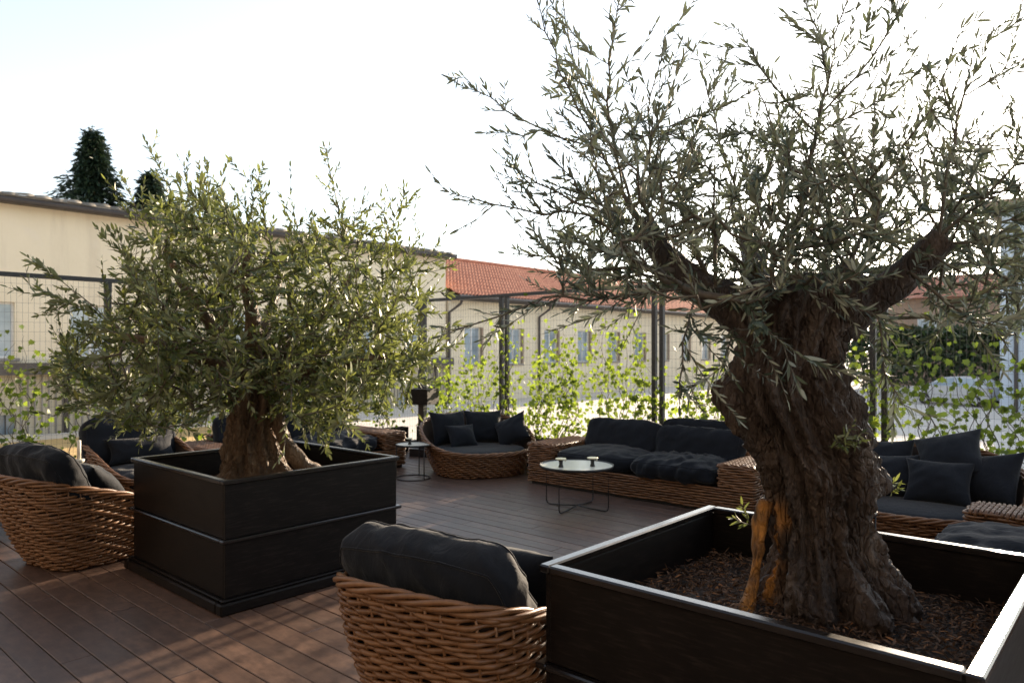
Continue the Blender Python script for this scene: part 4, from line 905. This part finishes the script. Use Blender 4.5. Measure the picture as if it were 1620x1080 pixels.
# ------------------------------------------------------------------ cushions
def box_cushion(wx, wy, h, seed, n=22, puff=.22, wr=.012, exp=5.0, sag=0):
    """box cushion with rounded edges, creases and piping; origin at bottom centre"""
    V = {}; vs = []; fs = []
    def vid(i, j, k):
        key = (i, j, k)
        if key not in V:
            x, y, z = 2 * i / n - 1, 2 * j / n - 1, 2 * k / n - 1
            L = (abs(x) ** exp + abs(y) ** exp + abs(z) ** exp) ** (1 / exp); x, y, z = x / L, y / L, z / L
            X, Y, Z = x * wx / 2, y * wy / 2, z * h / 2
            Z += math.copysign(1, z) * puff * h * max(0, 1 - x * x) * max(0, 1 - y * y) * min(1, abs(z) * 1.4) * .5
            X += x * .10 * h * max(0, 1 - z * z); Y += y * .10 * h * max(0, 1 - z * z)
            q = Vector((X, Y, Z)); w1 = mnoise.noise((X * 5 + seed, Y * 9, Z * 5)); w2 = mnoise.noise((X * 14 + seed, Y * 22, Z * 12 + seed)); w3 = 1 - abs(mnoise.noise((X * 7 + Y * 4, seed * 3.3 + Y * 6, Z * 6))) * 2.4
            nrm = Vector((x ** 3, y ** 3, z ** 3)); nrm.normalize(); q += nrm * wr * (1.3 * w1 + .5 * w2 + .9 * w3)
            q.z += h / 2 - sag * (1 - x * x); V[key] = len(vs); vs.append(tuple(q))
        return V[key]
    for a in range(n):
        for b in range(n):
            fs += [(vid(a, b, n), vid(a + 1, b, n), vid(a + 1, b + 1, n), vid(a, b + 1, n)), (vid(a, b + 1, 0), vid(a + 1, b + 1, 0), vid(a + 1, b, 0), vid(a, b, 0)),
                   (vid(a, 0, b), vid(a + 1, 0, b), vid(a + 1, 0, b + 1), vid(a, 0, b + 1)), (vid(a, n, b + 1), vid(a + 1, n, b + 1), vid(a + 1, n, b), vid(a, n, b)),
                   (vid(0, a, b + 1), vid(0, a + 1, b + 1), vid(0, a + 1, b), vid(0, a, b)), (vid(n, a, b), vid(n, a + 1, b), vid(n, a + 1, b + 1), vid(n, a, b + 1))]
    mb = MB(); mb.v = vs; mb.f = fs
    pipes = []
    for k in (int(n * .88), n - int(n * .88)):
        loop = [vs[V[(i, 0, k)]] for i in range(n)] + [vs[V[(n, j, k)]] for j in range(n)] + [vs[V[(n - i, n, k)]] for i in range(n)] + [vs[V[(0, n - j, k)]] for j in range(n)]
        pipes.append(loop)
    return mb, pipes
def pillow(wx, wy, th, seed, n=26, wr=.010):
    """throw pillow with pinched corners; lies flat, origin at its centre"""
    vs = []; fs = []; ids = {}
    for side in (1, -1):
        for i in range(n + 1):
            for j in range(n + 1):
                if side == -1 and (i in (0, n) or j in (0, n)): ids[(side, i, j)] = ids[(1, i, j)]; continue
                x, y = 2 * i / n - 1, 2 * j / n - 1
                x_, y_ = math.sin(x * math.pi / 2) * .35 + x * .65, math.sin(y * math.pi / 2) * .35 + y * .65
                X = x_ * wx / 2 * (1 - .15 * (1 - y_ * y_)); Y = y_ * wy / 2 * (1 - .15 * (1 - x_ * x_))
                e = max(0, (1 - x_ * x_)) * max(0, (1 - y_ * y_)); Z = side * th * .62 * e ** .52
                wv = mnoise.noise((X * 6 + seed, Y * 6, side)) + .7 * (1 - 2.4 * abs(mnoise.noise((X * 9 + Y * 5, Y * 8 - X * 4 + seed, side * 2)))) ; Z += wr * wv * min(1, e * 4) * side
                ids[(side, i, j)] = len(vs); vs.append((X, Y, Z))
        for i in range(n):
            for j in range(n):
                q = (ids[(side, i, j)], ids[(side, i + 1, j)], ids[(side, i + 1, j + 1)], ids[(side, i, j + 1)]); fs.append(q if side == 1 else q[::-1])
    mb = MB(); mb.v = vs; mb.f = fs; return mb
def cushion(kind, dims, loc, rot, label, seed, **k):
    """rot = (tilt about local y, yaw): tilt 90 stands it up facing +x"""
    if kind == 'pillow':
        o = pillow(*dims, seed, **k).build('throw_pillow', 'fabric', None, True); tag(o, label, 'pillow', k.get('group', 'dark throw pillows'))
    else:
        mb, pipes = box_cushion(*dims, seed, **k); o = mb.build('seat_cushion' if kind == 'seat' else 'back_cushion', 'fabric', None, True); tag(o, label, 'cushion', 'dark box cushions')
        for lp in pipes: MB().tube(lp, .0055, 5, True).build('piping', 'fabric', o, True)
    o.matrix_world = Matrix.Translation(loc) @ Matrix.Rotation(math.radians(rot[1]), 4, 'Z') @ Matrix.Rotation(math.radians(rot[0]), 4, 'Y') @ (Matrix.Rotation(math.radians(rot[2]), 4, 'Z') if len(rot) > 2 else Matrix.Identity(4))
    return o
def loc_of(cx_, cy_, deg, x, y, z):
    a = math.radians(deg); return (cx_ + x * math.cos(a) - y * math.sin(a), cy_ + x * math.sin(a) + y * math.cos(a), z)
# near armchair
A = (2.43, 2.30, 10)
cushion('seat', (.86, .72, .16), loc_of(*A, .06, 0, .21), (0, 10), 'thin seat cushion of the wicker armchair between the planters', 1, n=24)
cushion('back', (.56, .84, .22), loc_of(*A, -.47, .02, .56), (64, 10), 'large dark back cushion with piped seams in the armchair between the planters', 2, n=40, wr=.011, puff=.30)
cushion('pillow', (.46, .50, .18), loc_of(*A, -.02, -.16, .60), (56, 10), 'dark pillow tucked behind the back cushion of the armchair between the planters', 3)
# left armchair
A = (2.13, 6.36, 12)
cushion('seat', (.86, .70, .16), loc_of(*A, .06, 0, .21), (0, 12), 'seat cushion in the armchair beside the bushy olive planter', 4)
cushion('back', (.56, .82, .21), loc_of(*A, -.48, 0, .60), (62, 12), 'slumped dark back cushion in the armchair beside the bushy olive planter', 5, n=34, puff=.3, wr=.014)
cushion('pillow', (.48, .56, .20), loc_of(*A, -.04, .0, .57), (48, 12), 'pillow sliding forward in the armchair beside the bushy olive planter', 6)
# armchair by the fence
A = (3.17, 8.05, -90)
cushion('seat', (.92, .76, .18), loc_of(*A, .06, 0, .22), (0, -90), 'seat cushion in the armchair by the candle stand', 7)
cushion('back', (.56, .92, .21), loc_of(*A, -.54, 0, .60), (74, -90), 'tall upright back cushion in the armchair by the candle stand', 8, puff=.3)
cushion('pillow', (.30, .74, .16), loc_of(*A, -.22, .04, .56), (62, -90), 'long bolster pillow in the armchair by the candle stand', 9)
A = (1.25, 7.75, 20)
cushion('seat', (.86, .70, .16), loc_of(*A, .06, 0, .21), (0, 20), 'seat cushion in the half hidden wicker armchair', 10)
cushion('back', (.54, .78, .20), loc_of(*A, -.46, 0, .60), (66, 20), 'back cushion in the half hidden wicker armchair', 11)
# daybed by lamp
A = (6.96, 6.80, 238)
def round_pad(A, r1, r2, h, z, label, seed):
    mb = MB(); prof = [(.02, 0), (.80, 0), (.93, .15), (.97, .45), (.94, .80), (.84, .97), (.5, 1.05), (.02, 1.08)]; mb.lathe(prof, 64); 
    mb.v = [(x * r1, y * r2, zz * h + .006 * mnoise.noise((x * 3 + seed, y * 3, 0)) * (1 if zz > .5 else 0)) for x, y, zz in mb.v]
    o = mb.build('round_seat_cushion', 'fabric', None, True); tag(o, label, 'cushion', 'round daybed pads'); o.location = (A[0], A[1], z); o.rotation_euler = (0, 0, math.radians(A[2])); return o
round_pad(A, .60, .66, .13, .21, 'round blue-grey pad in the daybed next to the floor lamp', 1)
cushion('pillow', (.50, .56, .20), loc_of(*A, -.42, -.32, .56), (68, 238 + 14), 'large square pillow at the back of the lamp-side daybed, nearer the lamp', 12)
cushion('pillow', (.50, .56, .20), loc_of(*A, -.46, .18, .56), (66, 238 - 8), 'large square pillow at the back of the lamp-side daybed, nearer the long sofa', 13)
cushion('pillow', (.36, .42, .16), loc_of(*A, -.14, -.20, .47), (56, 238 + 12), 'small pillow leaning at the front of the lamp-side daybed', 14)
cushion('pillow', (.44, .50, .18), loc_of(*A, -.14, .50, .53), (62, 238 - 46, 28), 'tilted pillow at the sofa side of the lamp-side daybed', 15)
# right daybed
A = (6.95, 1.50, 190)
round_pad(A, .58, .66, .13, .21, 'round pad in the daybed next to the grey-cushioned sofa', 2)
cushion('pillow', (.50, .62, .20), loc_of(*A, -.48, -.36, .58), (66, 190 + 10), 'wide pillow at the back of the heaped daybed, behind the gnarled trunk', 16)
cushion('pillow', (.46, .56, .20), loc_of(*A, -.24, -.26, .50), (58, 190 + 16), 'square pillow in front of the wide one on the heaped daybed', 17)
cushion('pillow', (.44, .54, .22), loc_of(*A, -.12, .12, .50), (56, 190 - 6), 'plump pillow in the middle of the heaped daybed', 18)
cushion('pillow', (.52, .56, .20), loc_of(*A, -.38, .20, .70), (48, 190 - 20, 20), 'pillow with pointed corner on top of the heap on the daybed', 19)
cushion('pillow', (.50, .58, .20), loc_of(*A, -.26, .48, .54), (62, 190 - 44, 12), 'pillow against the raised rim of the heaped daybed', 20)
# long sofa
A = (7.245, 4.35, 180)
cushion('seat', (.86, 1.06, .19), loc_of(*A, .06, -.52, .262), (0, 180), 'smooth plump seat cushion of the long sofa, behind the coffee table', 21, n=28, puff=.5, wr=.010, exp=4)
cushion('seat', (.86, 1.06, .19), loc_of(*A, .08, .53, .262), (0, 180), 'wrinkled seat cushion of the long sofa, next to the trunk', 22, n=36, puff=.5, wr=.026, exp=4)
cushion('back', (.40, 1.02, .19), loc_of(*A, -.38, -.53, .55), (76, 180), 'firm back cushion of the long sofa, behind the coffee table', 23, n=26)
cushion('back', (.38, 1.02, .20), loc_of(*A, -.34, .50, .53), (74, 180), 'slouched back cushion of the long sofa, next to the trunk', 24, n=26)
cushion('back', (.44, .90, .14), loc_of(*A, -.45, .42, .60), (84, 180), 'extra cushion standing behind the slouched back cushion', 25)
# sofa behind the bushy olive
A = (5.22, 8.42, -90)
cushion('seat', (.98, .98, .20), loc_of(*A, .06, .49, .262), (0, -90), 'crumpled blue-black seat cushion beside the small ring table', 26, n=34, puff=.55, wr=.024, exp=4)
cushion('seat', (.98, .98, .20), loc_of(*A, .06, -.49, .262), (0, -90), 'seat cushion hidden behind the bushy olive trunk', 27, puff=.5, exp=4)
cushion('back', (.42, .94, .20), loc_of(*A, -.42, .48, .57), (74, -90), 'back cushion behind the crumpled seat cushion', 28)
cushion('back', (.42, .94, .20), loc_of(*A, -.42, -.48, .57), (74, -90), 'back cushion showing beside the bushy olive trunk', 29)
# right sofa
A = (5.15, .50, 90)
cushion('seat', (.98, .90, .17), loc_of(*A, .10, -.46, .262), (0, 90), 'flat grey seat cushion nearer the heaped daybed', 30, n=30, puff=.4, wr=.016)
cushion('seat', (.98, .90, .17), loc_of(*A, .10, .46, .262), (0, 90), 'flat grey seat cushion behind the gnarled olive planter', 31, n=26, puff=.4)
cushion('back', (.42, .90, .20), loc_of(*A, -.38, -.46, .56), (72, 90), 'grey back cushion of the sofa nearer the heaped daybed', 32)
cushion('back', (.42, .90, .20), loc_of(*A, -.38, .46, .56), (72, 90), 'grey back cushion of the sofa behind the gnarled olive planter', 33)

# ------------------------------------------------------------------ tables, cups, lamp, candle
def tray_top(r, z): return [(.002, z), (r, z), (r + .006, z + .004), (r + .006, z + .022), (r - .003, z + .022), (r - .006, z + .010), (.002, z + .010)]
def coffee_table(x, y, r, h, rz, label):
    t = thing('coffee_table', (x, y, 0), rz, label, 'table')
    MB().lathe([(.002, h - .014), (r, h - .014), (r + .008, h - .006), (r + .008, h + .014), (r + .001, h + .014), (r, h - .001), (.002, h - .001)], 64).build('rim', 'black_metal', t, True)
    MB().lathe([(.002, h), (r - .004, h), (r - .004, h + .004), (.002, h + .004)], 64).build('tray_top', 'tray', t)
    for k in range(4):
        a = math.pi / 2 * k; c, s = math.cos(a), math.sin(a); R = r - .01
        MB().tube([(c * R, s * R, h - .014), (c * R, s * R, .05), (c * (R - .012), s * (R - .012), .02), (c * (R - .04), s * (R - .04), .009), (c * .16, s * .16, .009 + .006), (c * .013, s * .013, .03)], .0075, 8).build('leg', 'black_metal', t, True)
def ring_table(x, y, r, h, label):
    t = thing('ring_base_table', (x, y, 0), .5, label, 'side table', 'small ring-base tables')
    MB().lathe([(.002, h - .014), (r, h - .014), (r + .006, h - .006), (r + .006, h + .012), (r, h + .012), (r - .001, h - .001), (.002, h - .001)], 48).build('rim', 'black_metal', t, True)
    MB().lathe([(.002, h), (r - .004, h), (r - .004, h + .004), (.002, h + .004)], 48).build('tray_top', 'tray', t)
    for k in range(3):
        a = 2 * math.pi * k / 3; MB().tube([(r * math.cos(a), r * math.sin(a), .008), (r * math.cos(a), r * math.sin(a), h - .014)], .0065, 8).build('leg', 'black_metal', t, True)
    MB().tube([(r * math.cos(a), r * math.sin(a), .0075) for a in np.linspace(0, 2 * math.pi, 49)[:-1]], .007, 8, True).build('base_ring', 'black_metal', t, True)
def cup(x, y, z, label, s=1.0):
    t = thing('footed_cup', (x, y, z), 0, label, 'cup', 'small footed cups')
    MB().lathe([(.002, 0), (.026 * s, 0), (.026 * s, .006), (.018 * s, .03 * s), (.020 * s, .055 * s), (.030 * s, .075 * s), (.028 * s, .075 * s), (.016 * s, .05 * s), (.002, .045 * s)], 24).build('bowl', 'black_metal', t, True)
    MB().lathe([(.028 * s, .0752 * s), (.055 * s, .080 * s), (.057 * s, .088 * s), (.053 * s, .090 * s), (.030 * s, .086 * s), (.002, .083 * s)], 24).build('saucer_rim', 'brass', t, True)
    MB().tube([(.05 * s, 0, .084 * s), (.075 * s, .0, .078 * s), (.082 * s, 0, .062 * s), (.07 * s, 0, .05 * s)], .006 * s, 6).build('handle', 'brass', t, True)
coffee_table(6.06, 4.50, .375, .44, math.radians(8), 'round cream-topped coffee table on thin black legs before the long sofa')
c1 = RF(.50, 7.40, 0); cup(c1.x, c1.y, .4445, 'footed cup on the coffee table, at the end nearer the daybed and lamp')
c1 = RF(.83, 7.46, 0); cup(c1.x, c1.y, .4445, 'footed cup on the coffee table, at the end nearer the gnarled trunk')
ring_table(6.07, 7.10, .215, .43, 'small ring-base table beside the crumpled sofa cushion')
cup(6.03, 7.12, .4345, 'footed cup on the small ring-base table by the lamp', .9)
ring_table(5.66, 1.72, .20, .45, 'small ring-base table with pale top behind the gnarled olive planter')
cup(5.62, 1.74, .4545, 'footed cup on the pale table behind the gnarled trunk', .9)
lp = thing('floor_lamp', (7.45, 8.50, 0), math.radians(20), 'short black floor lamp with box shade in the fence corner', 'lamp')
MB().bbox(-.15, .15, -.15, .15, .002, .12, .006).build('base', 'black_metal', lp); MB().bbox(-.045, .045, -.045, .045, .121, .82, .006).build('post', 'black_metal', lp)
q = MB(); q.bbox(-.19, .19, -.19, -.183, .80, 1.04, .002); q.bbox(-.19, .19, .183, .19, .80, 1.04, .002); q.bbox(-.19, -.183, -.182, .182, .80, 1.04, .002); q.bbox(.183, .19, -.182, .182, .80, 1.04, .002); q.box(-.1825, .1825, -.1825, .1825, 1.02, 1.03); q.build('shade', 'planter', lp)
st = RF(PXz(110, 6.95), 6.95, 0)
sb = thing('side_cube', (st.x, st.y, 0), 0, 'low black cube table carrying the candle stand', 'side table')
MB().bbox(-.24, .24, -.24, .24, .06, .42, .006).build('body', 'black_metal', sb); MB().bbox(-.26, .26, -.26, .26, .4205, .445, .004).build('top', 'black_metal', sb); MB().bbox(-.2, .2, -.2, .2, .002, .0595, .003).build('foot', 'black_metal', sb)
cd = thing('candle_stand', (st.x + .05, st.y - .1, .446), 0, 'chrome candlestick with a tall white candle on the black cube', 'candlestick')
MB().lathe([(.002, 0), (.055, 0), (.055, .008), (.02, .02), (.014, .05), (.05, .058), (.05, .066), (.014, .074), (.014, .105), (.045, .125), (.05, .15), (.03, .152), (.002, .15)], 28).build('stem', 'tray', cd, True)
MB().lathe([(.002, .1525), (.017, .1525), (.017, .33), (.002, .335)], 20).build('candle', 'candle', cd, True); MB().tube([(0, 0, .334), (0, .002, .348)], .0015, 5).build('wick', 'black_metal', cd)

# ------------------------------------------------------------------ troughs and climbing vines
def trough(x0, x1, y0, y1, label):
    t = thing('trough_planter', ((x0 + x1) / 2, (y0 + y1) / 2, 0), 0, label, 'planter', 'black troughs along the fence'); hx, hy = (x1 - x0) / 2, (y1 - y0) / 2
    q = MB(); q.bbox(-hx, hx, -hy, -hy + .015, .002, .40, .003); q.bbox(-hx, hx, hy - .015, hy, .002, .40, .003); q.bbox(-hx, -hx + .015, -hy + .0155, hy - .0155, .002, .40, .003); q.bbox(hx - .015, hx, -hy + .0155, hy - .0155, .002, .40, .003); q.build('box', 'planter', t)
    MB().box(-hx + .016, hx - .016, -hy + .016, hy - .016, .3, .35).build('soil', 'soil', t)
names = ['behind the lamp-side daybed', 'behind the long sofa back', 'behind the heaped daybed', 'past the heaped daybed']
for (a, b), nm in zip(((6.75, 9.0), (4.10, 6.70), (1.45, 4.05), (-1.2, 1.40)), names): trough(FU - .29, FU - .07, a, b, 'black trough planter with climbing vines ' + nm)
for (a, b), nm in zip(((.2, 2.5), (2.55, 5.1), (5.15, 7.60)), ('behind the candle stand', 'behind the fence-side armchair', 'behind the crumpled-cushion sofa')): trough(a, b, FV - .23, FV - .06, 'black trough planter with climbing vines ' + nm)
lv = np.array([(0, 0), (.18, -.06), (.42, -.02), (.34, .16), (.56, .34), (.32, .42), (.30, .66), (.12, .60), (0, 1.0), (-.12, .60), (-.30, .66), (-.32, .42), (-.56, .34), (-.34, .16), (-.42, -.02), (-.18, -.06)])
def vleaf_template():
    n = len(lv); V = [(x, y, .10 * abs(x) - .16 * y * y) for x, y in lv] + [(0, .38, -.02)]
    return np.array(V), [(i, (i + 1) % n, n) for i in range(n)]
VT, VF = vleaf_template(); leaf_shared = []
for k in range(5):
    me = bpy.data.meshes.new('leaf'); me.from_pydata([tuple(p * (1, 1, 1 + .5 * k)) for p in VT], [], VF); me.update(); me.materials.append(M['vine_leaf'])
    at = me.attributes.new('rnd', 'FLOAT', 'POINT'); at.data.foreach_set('value', [.1 + .2 * k] * len(VT)); me.polygons.foreach_set('use_smooth', [True] * len(me.polygons)); leaf_shared.append(me)
def vine(axis, s, h, spread, nbig, nsmall, label, seed):
    """axis 'y': on the x=FU fence at y=s; axis 'x': on the y=FV fence at x=s"""
    rg = np.random.default_rng(seed)
    loc = (FU - .17, s, .35) if axis == 'y' else (s, FV - .14, .35)
    t = thing('climbing_vine', loc, 0, label, 'vine', 'vines climbing the fence'); q = MB(); nodes = []
    for k in range(7):
        x = rg.normal() * .09; z = 0; P = []; dx = rg.normal() * spread * .25; H = h * rg.uniform(.55, 1.0); nn = 26; ph = rg.random() * 6
        for i in range(nn + 1):
            tt = i / nn; a = x + dx * tt * 1.6 + .10 * spread * math.sin(tt * 7 + ph) + .04 * math.sin(tt * 19 + ph * 2); o_ = min(.13, .13 * tt * 4) + .02 * math.sin(tt * 23 + ph)
            p = (o_, a, H * tt) if axis == 'y' else (a, o_, H * tt); P.append(p); nodes.append((p, tt))
        q.tube(P, list(np.linspace(.006, .0018, nn + 1)), 5)
    st_ = q.build('stem', 'twig', t, True)
    def spot(bias):
        p, tt = nodes[rg.integers(len(nodes))]
        sp = spread * (.55 if rg.random() < .75 else 1.1)
        along = rg.normal() * sp * .5; out = rg.normal() * .05; up = rg.normal() * .12
        return np.array(p) + (np.array([out, along, up]) if axis == 'y' else np.array([along, out, up]))
    def frame():
        tocam = Vector((-1, rg.normal() * .7, rg.normal() * .5)) if axis == 'y' else Vector((rg.normal() * .7, -1, rg.normal() * .5))
        if rg.random() < .4: tocam = -tocam
        z = tocam.normalized(); dn = Vector((rg.normal() * .6, rg.normal() * .6, -1)); y = (dn - dn.dot(z) * z).normalized(); x = y.cross(z); return Matrix((x, y, z)).transposed()
    for k in range(nbig):
        p = spot(0); s_ = rg.uniform(.075, .125); o = put('leaf', leaf_shared[rg.integers(5)], None, t); R = frame().to_4x4()
        o.matrix_local = Matrix.Translation(Vector(p)) @ R @ Matrix.Scale(s_, 4)
    V, Fs, rr = [], [], []
    for k in range(nsmall):
        p = spot(1); s_ = rg.uniform(.035, .075); R = np.array(frame()); V.append((VT * s_) @ R.T + p); Fs.append(np.array(VF) + k * len(VT)); rr += [rg.random()] * len(VT)
    put('foliage', np_mesh('foliage', np.concatenate(V), np.concatenate(Fs), 3, {'rnd': rr}), 'vine_leaf', t, kind='stuff')
vs_y = [(8.6, 1.2, .55, 14, 130, 'leafy vine on the fence nearest the corner lamp'), (7.9, 1.45, .5, 16, 150, 'vine rising behind the lamp-side daybed, close to the lamp'), (7.25, 1.9, .3, 24, 90, 'vine twining up the paired posts behind the lamp-side daybed'), (6.6, 1.5, .5, 18, 170, 'dense vine beyond the rim of the lamp-side daybed'),
        (6.0, 1.75, .5, 22, 170, 'bright vine above the arm of the long sofa'), (5.35, 1.95, .45, 24, 150, 'tall bright vine above the back of the long sofa'), (4.9, 1.5, .4, 14, 120, 'thinner vine beside the paired posts behind the long sofa'), (4.3, 1.1, .45, 14, 120, 'low vine behind the extra sofa cushion'),
        (3.6, 1.25, .5, 16, 120, 'vine by the trunk above the end of the long sofa'), (2.9, 1.2, .4, 12, 80, 'vine half hidden by the gnarled trunk'), (2.2, 1.65, .3, 20, 70, 'vine twining up the paired posts behind the heaped daybed'), (1.75, 1.6, .4, 18, 60, 'loose vine above the pillows of the heaped daybed'), (1.25, 1.5, .45, 20, 70, 'big-leaved vine above the pointed pillow'), (.75, 1.5, .45, 18, 90, 'vine above the raised rim of the heaped daybed'), (.2, 1.4, .4, 12, 80, 'vine past the heaped daybed in front of the pale blue building')]
for k, (s, h, sp, nb, ns, lb_) in enumerate(vs_y): vine('y', s, h, sp, nb, int(ns * 2.6), lb_, 100 + k)
vs_x = [(2.3, 1.55, .5, 14, 130, 'vine on the fence in front of the cellar window'), (3.0, 1.3, .5, 12, 110, 'vine on the fence above the candle stand'), (3.9, 1.2, .5, 10, 100, 'vine on the fence behind the upright armchair cushion'), (4.7, 1.0, .5, 8, 110, 'low vine left showing between armchair and bushy olive trunk'), (5.6, 1.2, .5, 8, 110, 'vine on the fence behind the bushy olive crown'), (6.4, 1.4, .5, 10, 130, 'vine behind the crumpled cushion sofa'), (7.2, 1.5, .5, 12, 140, 'vine at the end of the crumpled cushion sofa')]
for k, (s, h, sp, nb, ns, lb_) in enumerate(vs_x): vine('x', s, h, sp, nb, int(ns * 1.5), lb_, 200 + k)
